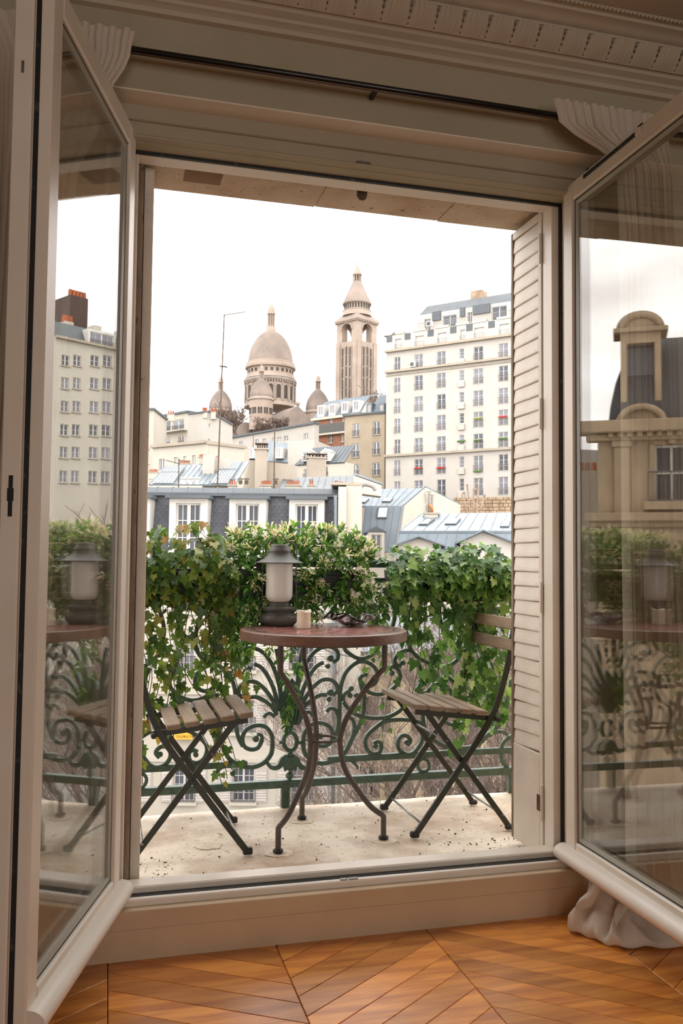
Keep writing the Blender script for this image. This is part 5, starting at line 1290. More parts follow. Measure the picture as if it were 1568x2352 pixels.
# white house with gable wall and balconies
F,r,z0,z1=simple('balcony_house','white house with glazed balconies and a broad blank gable wall',338,138.5,425,132,956,1035,CREAM,rz1((97,1402,145,1475),(162,1380,255,1470),(270,1368,365,1455),(97,1517,145,1592),(208,1512,250,1588),(318,1502,362,1578)),6,None,RAILM,top=DZINC,fr=.15)
for y in (991,1021):
    za=F.uv(395,y)[1]; MB().box(F.uv(362,y)[0],F.len,-.9,0,za-.2,za).build('balcony_slab',CREAM,r)
MB().box(F.uv(365,1005)[0],F.uv(373,1005)[0],-.02,.1,F.uv(370,1026)[1],F.uv(370,1004)[1]).build('brown_panel',mat('brown_panel','8A5A44',.7),r)
HB=r; F=Fac(425,132,529,134); r=F.root('gable',None,None); adopt(r,HB,'gable')
g=[F.uv(*Z1(375,1325)),F.uv(*Z1(575,1305)),F.uv(*Z1(742,1415))]; zl=-16
MB().poly([(0,0,zl),(F.len,0,zl),(F.len,0,g[2][1]),(g[1][0],0,g[1][1]),(0,0,g[0][1])],(0,.5,0)).build('wall',WHITE,r)
MB().bar([(0,.2,g[0][1]+.1),(g[1][0],.2,g[1][1]+.1),(F.len,.2,g[2][1]+.1)],.25,1.0,(0,1,0)).build('roof_edge',DZINC,r)
for q in rz1((565,1397,578,1425),(562,1520,576,1545)): h=F.rect(*q); window(r,*h,'single',-.0,PANE,None,1,.05,y0=-.06)
for x0,x1,y0,y1 in ((466,476,936,946),(484,496,939,953)):
    h=F.rect(x0,y0,x1,y1); st=MB().box(h[0],h[1],.1,1.0,h[2]-1,h[3]).build('chimney_stack',BRICK,r)
F,r,z0,z1=simple('corner_house','narrow cream corner house beside the shutter edge with small windows',296,120,346,120,942,1100,CREAM,rz1((20,1312,60,1360),(28,1428,66,1488),(38,1552,76,1605),(36,1678,74,1730)),9,top=DZINC,fr=.12,sill=CORN)
t=empty('chimney',at(325,941,121),0,'slim pale chimney on the narrow corner house','chimney'); MB().box(-.4,.4,-.4,.4,-1,1.0).build('stack',CREAM,t); MB().box(-.5,.5,-.5,.5,1.0,1.15).build('coping',CORN,t)
F,r,z0,z1=simple('row_house','plain cream house continuing the row behind the casement glass',-260,112,286,118,985,1100,CREAM,[(x,y,x+22,y+34) for x in (-230,-170,-110,-50,10,70,130,190,250) for y in (1000,1052)],5,top=DZINC,fr=.1)
# terrace block in front
F=Fac(346,101,473,96); r=F.root('terrace_block','cream flat-roofed block with terrace edge and blank side wall')
z1=F.uv(410,1024)[1]; hs=[F.rect(*q) for q in rz1((160,1690,205,1785),(285,1675,312,1735),(360,1668,385,1720),(430,1660,460,1745))]
holes_wall(0,F.len,-16,z1,hs,.2,7).build('wall',CREAM,r); MB().box(-.2,F.len-.3,-.35,7,z1,z1+.35).build('roof_edge',STUCCO,r)
for h in hs: window(r,*h,'french',.2,PANEL_,None,1,.1)
HB=r; F=Fac(473,96,557,99.5); r=F.root('blank_side',None,None); adopt(r,HB,'blank_side'); z1=F.uv(515,1025)[1]
MB().box(.1,F.len,0,.6,-16,z1).build('wall',CREAM,r); MB().box(-.1,F.len+.1,-.2,.8,z1,z1+.3).build('roof_edge',STUCCO,r)
# zinc workshop roofs with ribbed glass panels and tan gable
F=Fac(343,66,572,66); r=F.root('workshop_roof','long zinc workshop roof with two ribbed glass panels and tan gable wall')
L3=lambda x,y,d:F.p(x,y,d)
zinc_slope(r,L3(342,1112,0),L3(540,1112,0),L3(572,1060,5),L3(382,1070,5),LZINC,16)
S=lambda x,y:on_slope(F,x,y,0,1112,-.12,0,1064,4.85)
for q in ([(350,1110),(398,1110),(424,1072),(385,1073)],[(484,1110),(524,1110),(556,1062),(518,1064)]):
    pn=MB().poly([S(*p) for p in q],(0,-.06,.06)).build('glass_panel',GPAN,r)
    a,b,c,d=[Vector(S(*p))+Vector((0,-.1,.1)) for p in q]
    for k in range(7): MB().bar([a.lerp(b,k/6),d.lerp(c,k/6)],.06,.06,(1,0,0)).build('glazing_bar',LZINC,pn)
    MB().bar([a.lerp(d,.6),b.lerp(c,.6)],.08,.05,(0,1,0)).build('glazing_bar',LZINC,pn)
gw=[Z1(780,1890),Z1(905,1698),Z1(1040,1710),Z1(1270,1742),Z1(1270,1890)]
P=[F.p(*p,.1) for p in gw]; MB().poly([(u,d_,z-(3 if i in (0,4) else 0)) for i,(u,d_,z) in enumerate(P)],(0,.5,0)).build('gable_wall',STUCCO,r)
u,_q,zb_=F.p(*Z1(990,1890),-.8); zt_=F.p(*Z1(990,1612),-.8)[2]; w_=F.uv(*Z1(1038,1700))[0]-F.uv(*Z1(946,1700))[0]
ck=MB().box(u-w_/2,u+w_/2,-.8,.3,zb_-2,zt_).build('chimney_stack',STUCCO,r); MB().box(u-w_/2-.1,u+w_/2+.1,-.9,.4,zt_,zt_+.1).build('coping',CORN,ck)
for k in range(5): MB().box(u-w_/2+.1+k*w_/5,u-w_/2+.2+k*w_/5,-.4,-.2,zt_+.1,zt_+.45).build('flue',COWL,ck)
MB().box(u-w_/2-.05,u+w_/2+.05,-.7,.2,zt_+.45,zt_+.52).build('cover',COWL,ck)
h=F.rect(*Z1(475,1665),*Z1(600,1800)); zt_=.97+(h[3]-.97)*69.2/66; MB().box(h[0],h[0]+.9,2.5,3.6,h[2]-2,zt_).box(h[0]+.85,h[1]+.9,3.1,3.6,h[2]-2,zt_-.15).build('party_stack',WHITE,r)
pots(458,474,1050,70,4,'on the higher workshop stack',7,'terracotta pots on the workshop stack'); pots(481,502,1054,70,5,'on the lower workshop stack',7,'terracotta pots on the workshop stack')
pots(410,436,1064,72,7,'behind the short aerial',6,'terracotta pots behind the workshop'); pots(343,362,1084,78,6,'low beside the shutter edge',6,'terracotta pots beside the shutter edge')
pots(386,399,951,131,3,'on the balcony house roof',8,'terracotta pots on the balcony house'); pots(467,475,944,134,2,'nearer the balcony house on the gable roof',8,'terracotta pots on the gable house'); pots(486,494,946,134,2,'nearer the bare trees on the gable roof',8,'terracotta pots on the gable house')
# slanting roofs between: grey sheets behind the pots
F=Fac(640,62,880,66); r=F.root('grey_roof','low grey roof with pale verge behind the pots')
L3=lambda x,y,d:F.p(x,y,d)
zinc_slope(r,L3(640,1124,0),L3(806,1124,0),L3(812,1092,4),L3(652,1098,4),DZINC,10)
MB().poly([L3(800,1130,.0),L3(813,1090,4),L3(876,1112,4.2),L3(876,1140,.2)],(0,.4,-.1)).build('gable_wall',STUCCO,r); MB().bar([L3(813,1090,3.9),L3(876,1112,4.1)],.16,.5,(0,1,0)).build('verge',LZINC,r)
# aerial masts
def mast(x0,y0,x1,y1,D,label,r=.03,arms=()):
    a,b=at(x0,y0,D),at(x1,y1,D); t=empty('aerial_mast',b,0,label,'antenna'); k=(a-b)
    MB().tube([(0,0,-.6),k],[r*1.2,r*.9],6).build('pole',COWL,t)
    for f,l,tilt in arms:
        c=k*f; d=RGT*l; d=Vector((d.x,d.y,tilt*abs(l)))
        o=MB().tube([c,c+d],r*.6,5).build('boom',COWL,t)
        for q in range(1,7): p=c+d*q/6.5; e=FWD*.35+RGT*.08; MB().tube([p-e,p+e],r*.35,4).build('element',COWL,o)
mast(515,722,499,1108,60,'tall slender aerial mast rising before the workshop roof',.045,((.995,1.45,.17),(.69,.35,-.1),(.69,-.15,.1)))
mast(411,1053,410,1112,48,'short aerial mast on the slate house roof beside the ribbed glass panel',.03,((.95,.45,-.25),(.8,-.7,.25)))
mast(631,972,629,1107,44,'thin dark aerial mast before the tan gable',.03,()); mast(582,985,581,1030,112,'thin mast rising from the light blue roof',.04,())

# ---------------------------------------------------------------- basilica on the hill
D0=400; s1=D0/2000/3.5636
def church(xc,base_y,D): return at(320+xc/3.5636,580+base_y/3.5636,D)
t=empty('basilica',church(1068,1300,D0),0,'pale basilica with great ovoid dome, columned drum and small scaly domes','church'); BAS=t
def rev(par,pts,nm,mt,y0=1300,n=40,sm=40,sc=s1): return MB().lathe([(max(0,w)*sc,(y0-y)*sc) for w,y in pts],n).build(nm,mt,par,sm)
# courses of stone scales: stepped rings up the dome
dp=[(186,915),(183,890),(178,860),(170,825),(160,790),(148,762),(132,735),(114,708),(92,682),(68,662),(48,648),(40,640)]
pr=[]; dense=smooth_path([(w,y,0) for w,y in dp],3)
for i,p in enumerate(dense): pr+= [(p.x+1.6,p.y),(p.x+.2,p.y-((dense[i].y-dense[min(i+1,len(dense)-1)].y)*.92))]
dm=rev(t,pr,'dome_shell',DSTONE,n=48,sm=False)
rev(t,[(40,640),(36,610),(34,600),(36,596),(33,594)],'lantern_foot',WSTONE)
for i in range(10): a=i/10*6.283; MB().lathe([(5*s1,(1300-596)*s1),(4*s1,(1300-590)*s1),(4*s1,(1300-505)*s1),(6*s1,(1300-495)*s1)],8,(27*s1*math.cos(a),27*s1*math.sin(a),0)).build('lantern_column',WSTONE,t)
rev(t,[(14,596),(14,495),(0,495)],'lantern_core',DSTONE); rev(t,[(32,498),(35,495),(35,489),(31,486),(30,468),(26,448),(19,426),(10,409),(3,400),(0,398)],'lantern_cap',WSTONE)
MB().box(-.09,.09,-.09,.09,(1300-400)*s1,(1300-358)*s1).box(-.5,.5,-.08,.08,(1300-374)*s1,(1300-370)*s1).build('cross',WSTONE,t)
rev(t,[(186,915),(190,906),(198,910),(200,930),(207,936),(207,955),(200,960),(190,962)],'upper_cornice',WSTONE); rev(t,[(188,962),(188,1010),(196,1012),(198,1030),(206,1034),(208,1044),(0,1044)],'arcade_wall',WSTONE)
DKW=mat('dark_arch','3E3833',.8); 
for i in range(26):
    a=-math.pi/2+(i-12.5)*R(13.8)
    for k in (-1,0,1):
        aa=a+k*R(2.6); mb=MB(); mb.m=Matrix.Rotation(aa,4,'Z'); mb.box(187*s1,189.5*s1,-.17,.17,(1300-1000)*s1,(1300-975)*s1); mb.ball((188*s1,0,(1300-975)*s1),.17,8,6); mb.build('arcade_arch',DKW,t)
rev(t,[(200,1044),(216,1050),(218,1068),(214,1072),(206,1086),(200,1090)],'gallery',mat('gallery_stone','8E8378',.9,'6F665E',.2));  # gallery in a greyer stone tone than the drum
for i in range(60):
    a=i/60*6.283; mb=MB(); mb.m=Matrix.Rotation(a,4,'Z'); mb.box(200*s1,214*s1,-.22,.22,(1300-1088)*s1,(1300-1072)*s1); mb.build('corbel',WSTONE,t)
rev(t,[(203,1090),(203,1245),(208,1250),(212,1275),(0,1275)],'drum',WSTONE)
for i in range(20):
    a=-math.pi/2+(i+.5)*R(18); mb=MB(); mb.m=Matrix.Rotation(a,4,'Z'); w_=.95; z0_,z1_=(1300-1218)*s1,(1300-1130)*s1
    mb.box(201*s1,205.5*s1,-w_,w_,z0_,z1_); 
    for k in range(9): th=math.pi*k/9; th2=math.pi*(k+1)/9; mb.add([(205.5*s1,w_*math.cos(th),z1_+w_*math.sin(th)),(205.5*s1,w_*math.cos(th2),z1_+w_*math.sin(th2)),(205.5*s1,0,z1_)],[(0,1,2)])
    mb.build('drum_window',DKW,t)
    mb=MB(); mb.m=Matrix.Rotation(a,4,'Z'); mb.tube([(206*s1,-w_*1.3,z0_),(206*s1,-w_*1.3,z1_)]+[(206*s1,1.3*w_*math.cos(math.pi-math.pi*k/10),z1_+1.3*w_*math.sin(math.pi*k/10)) for k in range(11)]+[(206*s1,w_*1.3,z0_)],.22,6); mb.build('window_arch',WSTONE,t)
    mb=MB(); mb.m=Matrix.Rotation(a+R(9),4,'Z'); mb.lathe([(.45,z0_-1),(.4,z0_),(.36,z1_+2),(.6,z1_+2.4)],8,(206*s1,0,0)); mb.build('drum_column',WSTONE,t,30)
def turret(xc,top,half,dtop,dbot,D,drum=None):
    t=empty('turret',church(xc,dbot,D)); adopt(t,BAS,'turret'); s=D/2000/3.5636; H=dbot-dtop
    lt=dtop-60; prf=[(half,dbot),(half*1.02,dbot-H*.12),(half*.97,dbot-H*.3),(half*.85,dbot-H*.48),(half*.66,dbot-H*.66),(half*.42,dbot-H*.83),(half*.24,dbot-H*.94),(half*.2,dtop)]
    pr=[]; de=smooth_path([(w,y,0) for w,y in prf],3)
    for i,p in enumerate(de): pr+=[(p.x+1.4,p.y),(p.x+.1,p.y-(de[i].y-de[min(i+1,len(de)-1)].y)*.9)]
    rev(t,pr,'dome_shell',DSTONE,dbot,36,False,s)
    for i in range(8): a=i/8*6.283; MB().lathe([(3.5*s,(dbot-dtop)*s),(3*s,(dbot-lt-4)*s)],6,(half*.18*s*math.cos(a),half*.18*s*math.sin(a),0)).build('lantern_column',WSTONE,t)
    rev(t,[(half*.1,dtop),(half*.1,lt),(0,lt)],'lantern_core',DSTONE,dbot,12,30,s)
    rev(t,[(half*.2,lt+6),(half*.25,lt+3),(half*.25,lt-3),(half*.21,lt-8),(half*.2,lt-22),(half*.15,lt-38),(half*.06,lt-52),(0,lt-56)],'lantern_cap',WSTONE,dbot,20,40,s)
    MB().box(-.07,.07,-.07,.07,(dbot-lt+54)*s,(dbot-top)*s).box(-.3,.3,-.06,.06,(dbot-top-12)*s,(dbot-top-9)*s).build('cross',WSTONE,t)
    if drum:
        rev(t,[(half*1.02,dbot),(half*1.15,dbot+8),(half*1.15,dbot+22),(half*1.05,dbot+26),(half*1.05,drum),(0,drum)],'drum',WSTONE,dbot,30,40,s)
        for i in range(12):
            a=-math.pi/2+(i+.5)*R(30)
            for k in (-1,1): mb=MB(); mb.m=Matrix.Rotation(a+k*R(6),4,'Z'); mb.box(half*1.04*s,half*1.07*s,-.38,.38,(dbot-dbot-140)*s,(-95)*s); mb.ball((half*1.05*s,0,-95*s),.38,8,6); mb.build('drum_window',DKW,t)
turret(663,985,92,1120,1290,395,1420); turret(997,890,92,1032,1190,375,1460); turret(1460,975,97,1115,1300,395,1420)
# nave roofs
F=Fac(620,370,705,380); r=F.root('nave',None,None); adopt(r,BAS,'nave')
g=[F.uv(*Z1(1120,1440)),F.uv(*Z1(1300,1255)),F.uv(*Z1(1400,1440))]; MB().box(F.uv(545,1000)[0],F.uv(715,1000)[0],8,60,20,F.uv(620,968)[1]).build('transept',DSTONE,r); MB().poly([(g[0][0]-6,0,g[0][1]-12),(g[0][0]-6,0,g[0][1]),(g[1][0],0,g[1][1]),(g[2][0]+6,0,g[2][1]),(g[2][0]+6,0,g[2][1]-12)],(0,20,0)).build('gable',DSTONE,r)
MB().ball((g[1][0],.5,g[1][1]+1.0),1.1,12,8).build('finial',WSTONE,r,True)
# bell tower, corner towards us
D1=380; s2=D1/2000/3.5636
def tz(y): return (1210-y)*s2
B0=at(740+277/3.5636,580+1210/3.5636,D1); t=empty('bell_tower',B0,R(45)-YAW,'tall square travertine bell tower with arched belfry and scaly conical spire','tower')
hb=165*s2/math.sqrt(2)
def sqring(h,z0,z1,nm,m_=WSTONE): return MB().box(-h,h,-h,h,z0,z1).build(nm,m_,t)
def face_each(f):
    for k in range(4): f(Matrix.Rotation(k*math.pi/2,4,'Z'))
sqring(hb,tz(1800),tz(745),'shaft')
def slits(M_):
    for x,y1 in ((-.42,800),(0,790),(.42,800)):
        for a_,b_ in ((y1+70,y1+150),(y1+165,y1+240),(y1+255,y1+330),(y1+340,y1+410),(y1,y1+60)):
            mb=MB(); mb.m=M_; w_=.42; mb.box(x*hb*.85-w_,x*hb*.85+w_,-hb-.05,-hb+.2,tz(b_),tz(a_)); mb.ball((x*hb*.85,-hb+.02,tz(a_)),w_,8,6,(1,.2,1)); mb.build('slit_window',DKW,t)
        mb=MB(); mb.m=M_; [mb.box(x*hb*.85+q*.85-.18,x*hb*.85+q*.85+.18,-hb-.35,-hb,tz(1230),tz(790)) for q in (-1,1)]; mb.build('mullion',WSTONE,t)
    mb=MB(); mb.m=M_; mb.box(-hb,-hb*.62,-hb-.4,-hb,tz(1500),tz(745)).box(hb*.62,hb,-hb-.4,-hb,tz(1500),tz(745)); mb.build('corner_pilaster',WSTONE,t)
face_each(slits)
# belfry: four piers and arches, open through
z0_,zsp,z1_=tz(745),tz(650),tz(585); ar=hb*.46; 
for sx in (-1,1):
    for sy in (-1,1): MB().box(min(sx*ar,sx*hb),max(sx*ar,sx*hb),min(sy*ar,sy*hb),max(sy*ar,sy*hb),z0_,z1_).build('belfry_pier',WSTONE,t)
def arch(M_):
    mb=MB(); mb.m=M_; n=14; A=[(ar*math.cos(math.pi*k/n),zsp+ar*.95*math.sin(math.pi*k/n)) for k in range(n+1)]
    for k in range(n): (x0,za),(x1,zb2)=A[k],A[k+1]; mb.add([(x0,-hb,za),(x1,-hb,zb2),(x1,-hb,z1_+.3),(x0,-hb,z1_+.3),(x0,-hb+1.4,za),(x1,-hb+1.4,zb2),(x1,-hb+1.4,z1_+.3),(x0,-hb+1.4,z1_+.3)],[(0,1,2,3),(4,7,6,5),(0,4,5,1)])
    mb.build('belfry_arch',WSTONE,t)
    mb=MB(); mb.m=M_; mb.tube([(x,-hb-.15,z) for x,z in [(1.12*a,zsp+(b-zsp)*1.12) for a,b in A]],.35,6); mb.build('arch_moulding',WSTONE,t,30)
face_each(arch)
sqring(hb*1.05,z1_+.2,tz(572),'belfry_cornice'); 
def corb(M_):
    for k in range(13): mb=MB(); mb.m=M_; x=-hb+2*hb*k/12; mb.box(x-.28,x+.28,-hb*1.12,-hb,tz(588),tz(574)); mb.build('corbel',WSTONE,t)
face_each(corb); sqring(hb*1.14,tz(574),tz(560),'belfry_cornice')
MB().add([(-hb*1.12,-hb*1.12,tz(560)),(hb*1.12,-hb*1.12,tz(560)),(hb*1.12,hb*1.12,tz(560)),(-hb*1.12,hb*1.12,tz(560)),(-hb*.7,-hb*.7,tz(505)),(hb*.7,-hb*.7,tz(505)),(hb*.7,hb*.7,tz(505)),(-hb*.7,hb*.7,tz(505))],[(0,1,5,4),(1,2,6,5),(2,3,7,6),(3,0,4,7),(4,5,6,7)]).build('belfry_roof',DSTONE,t)
def rv2(pts,nm,m_=WSTONE,n=36,sm=30): return MB().lathe([(w*s2,tz(y)) for w,y in pts],n).build(nm,m_,t,sm)
rv2([(122,520),(118,500),(116,480),(120,476),(112,470),(104,470),(104,425),(118,420),(122,412)],'round_stage')
for i in range(28): a=i/28*6.283; mb=MB(); mb.m=Matrix.Rotation(a,4,'Z'); mb.box(103*s2,106*s2,-.36,.36,tz(465),tz(432)); mb.ball((104.5*s2,0,tz(432)),.36,8,6); mb.build('stage_arch',DKW,t)
pr=[]
for k in range(26): y=412-k*6.9; w=118-(118-40)*k/25; pr+=[(w+1.8,y),(w-1.2,y-6.2)]
rv2(pr,'spire',DSTONE,40,False)
rv2([(39,238),(38,228),(40,226),(36,224)],'lantern_foot')
for i in range(10): a=i/10*6.283; MB().lathe([(5*s2,tz(224)),(4.5*s2,tz(172))],8,(30*s2*math.cos(a),30*s2*math.sin(a),0)).build('lantern_column',WSTONE,t)
rv2([(18,225),(18,170),(0,170)],'lantern_core',DKW,16); rv2([(36,174),(40,168),(40,162),(36,160),(24,128),(12,98),(4,80),(0,78)],'lantern_cap'); MB().box(-.1,.1,-.1,.1,tz(80),tz(46)).box(-.55,.55,-.1,.1,tz(62),tz(57)).build('cross',WSTONE,t)

# ---------------------------------------------------------------- bare trees
def bare_tree(base,height,seed,label,levels=5,spread=.5,trunk=.2,r0=None,kids=(3,4),group=None,minr=.012):
    rn=random.Random(seed); t=empty('bare_tree',base,0,label,'tree',group); tw=MB(); tk=MB(); r0=r0 or height*.018
    def grow(p,d,l,r,lv):
        n=3; pts=[p]
        for i in range(n):
            d=(d+Vector((rn.uniform(-1,1),rn.uniform(-1,1),rn.uniform(-.5,.8)))*.17).normalized(); p=p+d*l/n; pts.append(p)
        rs=[max(minr,r*(1-.5*i/n)) for i in range(n+1)]
        (tk if lv==0 else tw).tube(pts,rs,6 if lv<1 else (4 if lv<2 else 3),cap=False)
        if lv>=levels: return
        for k in range(rn.randint(*kids)):
            f=rn.uniform(.25,1)*n if lv else rn.uniform(.6,1)*n; a=int(min(f,n-1)); q=pts[a].lerp(pts[a+1],f-a)
            az=rn.uniform(0,6.283); sd=Vector((math.cos(az),math.sin(az),0)); nd=(d*(1-spread)+sd*spread+Vector((0,0,.18))).normalized()
            grow(q,nd,l*rn.uniform(.62,.9) if lv<2 else l*rn.uniform(.5,.75),r*.55,lv+1)
    grow(Vector((0,0,0)),Vector((0,0,1)),height*trunk,r0,0)
    tk.build('trunk',BARK,t,30,fix=False); o=tw.build('branches',TWIG,t,fix=False); o['kind']='stuff'; return t
def htree(x,D,ytop,seed,label,**k):
    p=at(x,1000,D); top=at(x,ytop,D).z; p.z=hillz(p.y)-.3; bare_tree(p,(top-p.z),seed,label,**k)
g='bare trees below the basilica'
htree(556,300,895,1,'wide bare tree before the small dome and the great drum',trunk=.34,minr=.06,levels=6,group=g)
htree(592,310,925,2,'bare tree below the windows of the small front dome',trunk=.34,minr=.06,levels=6,group=g)
htree(535,290,925,3,'lower bare tree beside the white gable wall',trunk=.34,minr=.06,levels=6,group=g)
htree(655,320,945,4,'bare tree before the nave roof of the basilica',trunk=.36,minr=.06,levels=6,group=g)
htree(842,240,868,5,'brown bare tree before the foot of the bell tower',trunk=.36,minr=.05,levels=6,group=g)
htree(868,230,872,6,'thin bare tree between bell tower and tall white block',trunk=.36,minr=.045,levels=6,group=g)
# pollarded tree by the retaining wall
t=empty('pollard_tree',at(1085,1185,92),0,'pollarded tree with knobbly bare stumps before the retaining wall','tree')
rn=random.Random(8); PB=mat('pollard_bark','A08A78',.9,'7F6B5C',2)
for k,(dx,h) in enumerate(((-1.1,2.5),(-.5,3.3),(.15,2.8),(.65,3.4),(1.25,2.2),(.4,1.8))):
    pts=[Vector((dx*.35,rn.uniform(-.3,.3),-1.5)),Vector((dx*.5,rn.uniform(-.3,.3),-.2)),Vector((dx*.8,0,h*.5)),Vector((dx*1.05,.1,h*.85)),Vector((dx+.12*(-1)**k,0,h))]
    MB().tube(smooth_path(pts,4),[.13-.05*i/16 for i in range(17)],7).build('stump_branch',PB,t,40); MB().ball(pts[-1],.14,8,6).build('knuckle',PB,t,True)

# ---------------------------------------------------------------- beige house low to the side, behind street trees
F=Fac(786,46,1240,44); r=F.root('beige_house','beige house with brown shutters seen through the street trees below the railing')
hs=[F.rect(*q) for q in ((812,1600,850,1680),(858,1600,884,1680),(960,1600,990,1690),(1060,1600,1090,1690),(1140,1600,1168,1690),(830,1760,858,1830),(900,1760,930,1830),(990,1760,1020,1830),(1080,1760,1110,1830))]
z1=F.uv(900,1497)[1]; holes_wall(0,F.len,-16,z1,hs,.25,9).build('wall',BEIGE,r)
for k,h in enumerate(hs): window(r,*h,'french',.22,PANE,None,2,.07,CORN); shutters(r,*h,DSHUT,(h[1]-h[0])*.5)
for y in (1545,1720): z=F.uv(900,y)[1]; MB().box(0,F.len,-.25,0,z-.12,z+.12).build('string_course',CORN,r)
zinc_slope(r,(-.2,-.3,z1),(F.len,-.3,z1),(F.len,5,z1+1.6),(.5,5,z1+1.6),LZINC,16)
g='bare street trees below the balcony'
for k,(x,D,h,lab) in enumerate(((845,30,15.5,'bare street tree nearest the party line of the shuttered facade'),(940,34,16,'bare street tree behind the slatted seat'),(1035,28,15.5,'bare street tree behind the crossed chair legs'),(1120,33,16.5,'bare street tree beside the shutter'),(1210,30,16.5,'bare street tree mostly hidden by the shutter'))):
    p=at(x,1700,D); p.z=-16; bare_tree(p,h,20+k,lab,levels=6,spread=.5,trunk=.40,r0=.16,kids=(3,4),group=g,minr=.008)
# street lamp cable crossing behind the railing
def cable(pts,r,label):
    P=smooth_path([at(*p) for p in pts],8); t=empty('cable',P[0],0,label,'cable'); MB().tube([q-P[0] for q in P],r,5).build('wire',RAILM,t,True)
cable([(700,1470,16),(760,1497,16),(835,1513,16),(930,1522,16),(960,1521,16),(1010,1497,16),(1085,1458,16),(1170,1415,16)],.012,'black overhead cable sagging behind the railing and rising to the shutter')
cable([(760,1500,16),(775,1548,16)],.01,'short loose cable end dangling below the overhead cable')

# ---------------------------------------------------------------- houses outside the frame that the open casements mirror
F=Fac(1255,112,1470,102); r=F.root('street_block','cream apartment house with slate attic dormers, seen only as reflection in the casement')
RX=lambda x:1272+(260-x)*.986
rows=[(825,850),(877,903),(931,957),(985,1011),(1037,1063),(1092,1120)]
hs=[F.rect(RX(b),y0,RX(a),y1) for a,b in ((147,167),(176,196),(228,266)) for y0,y1 in rows]
hs+=[F.rect(x,y0,x+18,y1) for x in (1405,1432) for y0,y1 in rows]
z1=F.uv(1340,808)[1]; zr=F.uv(1340,766)[1]
holes_wall(0,F.len,-14,z1,hs,.2,12).build('wall',CREAM,r)
for k,h in enumerate(hs): window(r,*h,'french',.2,PANEL_ if k%3 else PANE,RAILM if h[1]-h[0]>1.5 else None,2,.09,CORN)
MB().box(-.2,F.len,-.5,0,z1-.15,z1+.15).build('cornice',CORN,r)
MB().add([(0,.3,z1),(F.len,.3,z1),(F.len,1.6,zr),(0,1.6,zr),(0,11,z1),(F.len,11,z1),(F.len,11,zr),(0,11,zr)],[(0,1,2,3),(3,2,6,7),(0,3,7,4),(1,5,6,2)]).build('slate_roof',DZINC,r)
for a,b in ((144,199),(224,266)):
    q=F.rect(RX(b),775,RX(a),806); dm=holes_wall(q[0]-.3,q[1]+.3,q[2]-.1,q[3]+.3,[q],.2,2).build('dormer',FRAMEW,r,loc=(0,-.1,0)); window(dm,*q,'grid',.2,PANEL_,RAILM,2,.12)
for a,b,y0,m_,d in ((233,275,640,DBRICK,14),(213,233,705,CREAM,13)):
    q=F.rect(RX(b),y0,RX(a),790); MB().box(q[0],q[1],d,d+6,q[2],q[3]).build('party_stack',m_,r)
    for k in range(5): MB().lathe([(.3,q[3]),(.25,q[3]+.9),(.2,q[3]+.9)],8,(q[0]+(k+.5)*(q[1]-q[0])/5,d+.6,0)).build('flue',POT,r)
q=F.rect(RX(212),743,RX(195),780); MB().box(q[0],q[1],4,5.5,q[2]-2,q[3]).build('chimney_stack',CREAM,r)
p=at(1330,1160,80); p.z=hillz(p.y)-.2; bare_tree(p,24,41,'bare tree before the mirrored cream apartment house',trunk=.34,minr=.03)
# ornate corner house
O=Vector((-10.35,22.5,0)); dirv=Vector((-.86,-.51,0)); rzz=math.atan2(dirv.y,dirv.x)
t=empty('ornate_corner_house',O,rzz,'ornate old limestone corner house with curved slate roof and arched dormer, seen as reflection','building')
# local x runs along the front away from the corner; local -y... the front faces the balcony on the +y side here
def oh(y): return .97+(1285-y)*.0138
def ob(mb,nm,m_,sm=False,par=t): return mb.build(nm,m_,par,sm)
zc_=oh(1010)
q=holes_wall(0,9,-16,zc_,[(1.25,2.15,oh(1160),oh(1046)),(3.4,4.3,oh(1160),oh(1046)),(5.6,6.5,oh(1160),oh(1046)),(1.25,2.15,oh(1420),oh(1300)),(3.4,4.3,oh(1420),oh(1300)),(5.6,6.5,oh(1420),oh(1300))],.3)
q.v=[(x,-y,z) for x,y,z in q.v]; ob(q,'wall',OLDST)
ob(MB().box(0,9,-9,-.6,-16,zc_),'inner_block',OLDST)
ob(MB().box(-.3,-.0,-8,.0,-16,zc_),'side_wall',OLDST)
for a in (1.25,3.4,5.6):
    for y0,y1 in ((1160,1046),(1420,1300)):
        z0_,z1_=oh(y0),oh(y1); w=ob(MB().box(a,a+.06,-.28,-.22,z0_,z1_).box(a+.84,a+.9,-.28,-.22,z0_,z1_).box(a+.42,a+.48,-.28,-.22,z0_,z1_).box(a,a+.9,-.28,-.22,z1_-.07,z1_).box(a,a+.9,-.28,-.22,z0_+.75,z0_+.8),'window',FRAMEW)
        ob(MB().box(a+.02,a+.88,-.31,-.29,z0_,z1_),'pane',PANE,par=w)
        g_=MB().box(a-.2,a+1.1,.28,.32,z0_+.75,z0_+.8).box(a-.2,a+1.1,.28,.32,z0_-.05,z0_)
        for k in range(12): g_.box(a-.2+k*1.3/11-.012,a-.2+k*1.3/11+.012,.29,.31,z0_,z0_+.76)
        ob(g_,'guard_rail',RAILM,par=w); ob(MB().box(a-.3,a+1.2,-.02,.36,z0_-.28,z0_-.05),'balcony_slab',OLDST)
for x in (.15,2.55,4.75,6.95):
    ob(MB().cbox(x,x+.42,-.05,.14,oh(1190),oh(1035),.02),'pilaster',OLDST); ob(MB().cbox(x-.06,x+.48,-.05,.22,oh(1050),oh(1036),.02),'capital',OLDST); ob(MB().cbox(x,x+.42,-.05,.12,-14,oh(1215),.02),'pilaster',OLDST)
for k in range(34): ob(MB().box(k*.26,k*.26+.13,0,.42,oh(1010)-.30,oh(1010)-.17),'dentil',OLDST)
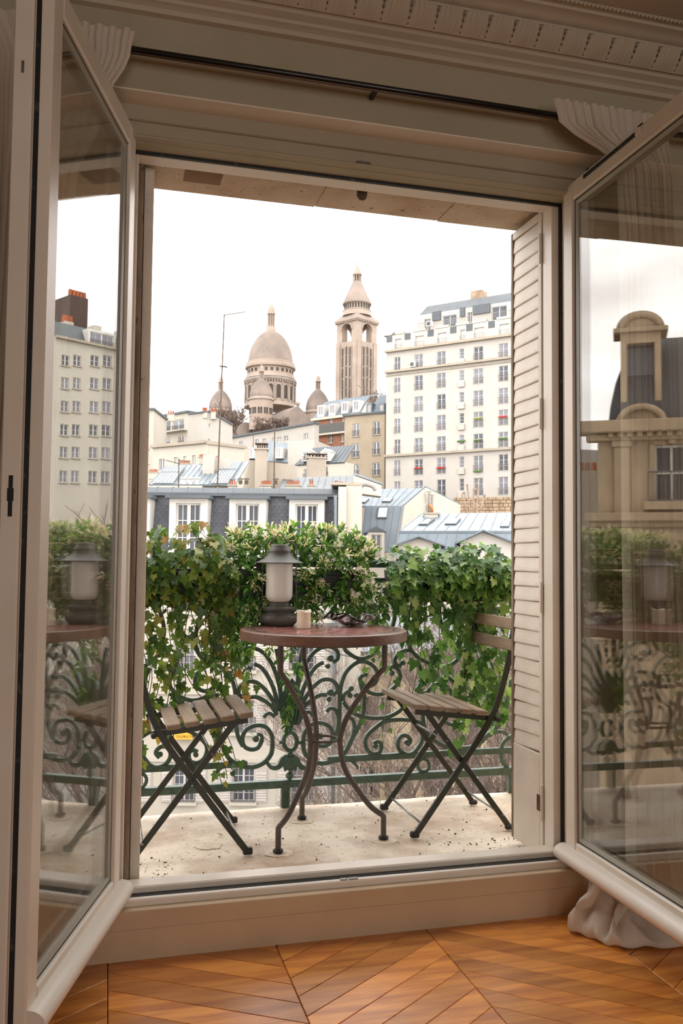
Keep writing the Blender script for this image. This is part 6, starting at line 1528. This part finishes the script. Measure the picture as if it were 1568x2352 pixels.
for a in (1.25,3.4,5.6):
    ob(MB().cbox(a-.25,a+1.15,-.02,.26,oh(1038),oh(1030),.015),'window_hood',OLDST); ob(MB().cbox(a+.36,a+.54,0,.2,oh(1046),oh(1032),.015),'keystone',OLDST)
    for s_ in (-.15,.87): ob(MB().cbox(a+s_,a+s_+.16,0,.09,oh(1160),oh(1046),.01),'window_surround',OLDST)
for y,h,pz in ((1010,.35,.55),(1030,.2,.3),(1195,.25,.35),(1205,.3,.2),(1440,.2,.2)): ob(MB().cbox(-.3-pz,9,-.2,pz,oh(y)-h/2,oh(y)+h/2,.03),'cornice',OLDST)
pr=[(0,0),(-.1,.5),(-.35,1.2),(-.75,1.9),(-1.3,2.5),(-1.7,2.8)]
rf=MB(); k=len(pr); rf.add([(x0-(0 if x0>1 else -1)*py*-1 if False else (x0 if x0>1 else -py*.55),py,zc_+.15+pz) for x0 in (0,9) for py,pz in pr],[(i,i+1,k+i+1,k+i) for i in range(k-1)]); rf.add([(-py*.55,py,zc_+.15+pz) for py,pz in pr]+[(-py*.55,-8,zc_+.15+pz) for py,pz in pr],[(i,k+i,k+i+1,i+1) for i in range(k-1)]); rf.add([(.93,-1.7,zc_+2.95),(9,-1.7,zc_+2.95),(9,-8,zc_+3.2),(.93,-8,zc_+3.2)],[(0,1,2,3)]); ob(rf,'mansard_roof',DSLATE,30)
# arched lucarne and upper dormer with curved pediment
ar_=.62; cx_=.90; z0_=oh(1012)+.1
ob(MB().tube([(cx_-ar_+ar_*(1-math.cos(math.pi*k/12)),.1,z0_+ar_*.85*math.sin(math.pi*k/12)) for k in range(13)],.10,8),'arch_moulding',OLDST,True)
n=12; mb=MB(); A=[(cx_+ar_*math.cos(math.pi*k/n),z0_+ar_*.85*math.sin(math.pi*k/n)) for k in range(n+1)]; mb.poly([(x,0,z) for x,z in A],(0,-.6,0)); ob(mb,'lunette',OLDST)
ob(MB().box(.35,.52,-1.0,-.15,oh(960),oh(830)).box(1.28,1.45,-1.0,-.15,oh(960),oh(830)).box(.35,1.45,-1.0,-.15,oh(830),oh(805)),'dormer',OLDST); ob(MB().box(.52,1.28,-.6,-.5,oh(960),oh(830)),'pane',PANE)
ob(MB().cbox(.15,1.65,-1.1,-.02,oh(808),oh(798),.02),'dormer_cornice',OLDST); ob(MB().tube([(.9-.55*math.cos(math.pi*k/12),-.2,oh(798)+.4*math.sin(math.pi*k/12)) for k in range(13)],.12,8),'curved_pediment',OLDST,True)
mb=MB(); mb.poly([(.9-.5*math.cos(math.pi*k/12),-.2,oh(798)+.36*math.sin(math.pi*k/12)) for k in range(13)],(0,-.7,0)); ob(mb,'tympanum',OLDST)
ob(MB().box(-2.2,-.35,-9,-3,-16,oh(1075)),'lower_wing',STUCCO)
for k in range(9): ob(MB().lathe([(.09,oh(1075)),(.08,oh(1075)+.3),(.06,oh(1075)+.3)],8,(-2.1+k*.2,-3.4,0)),'chimney_pot',POT)
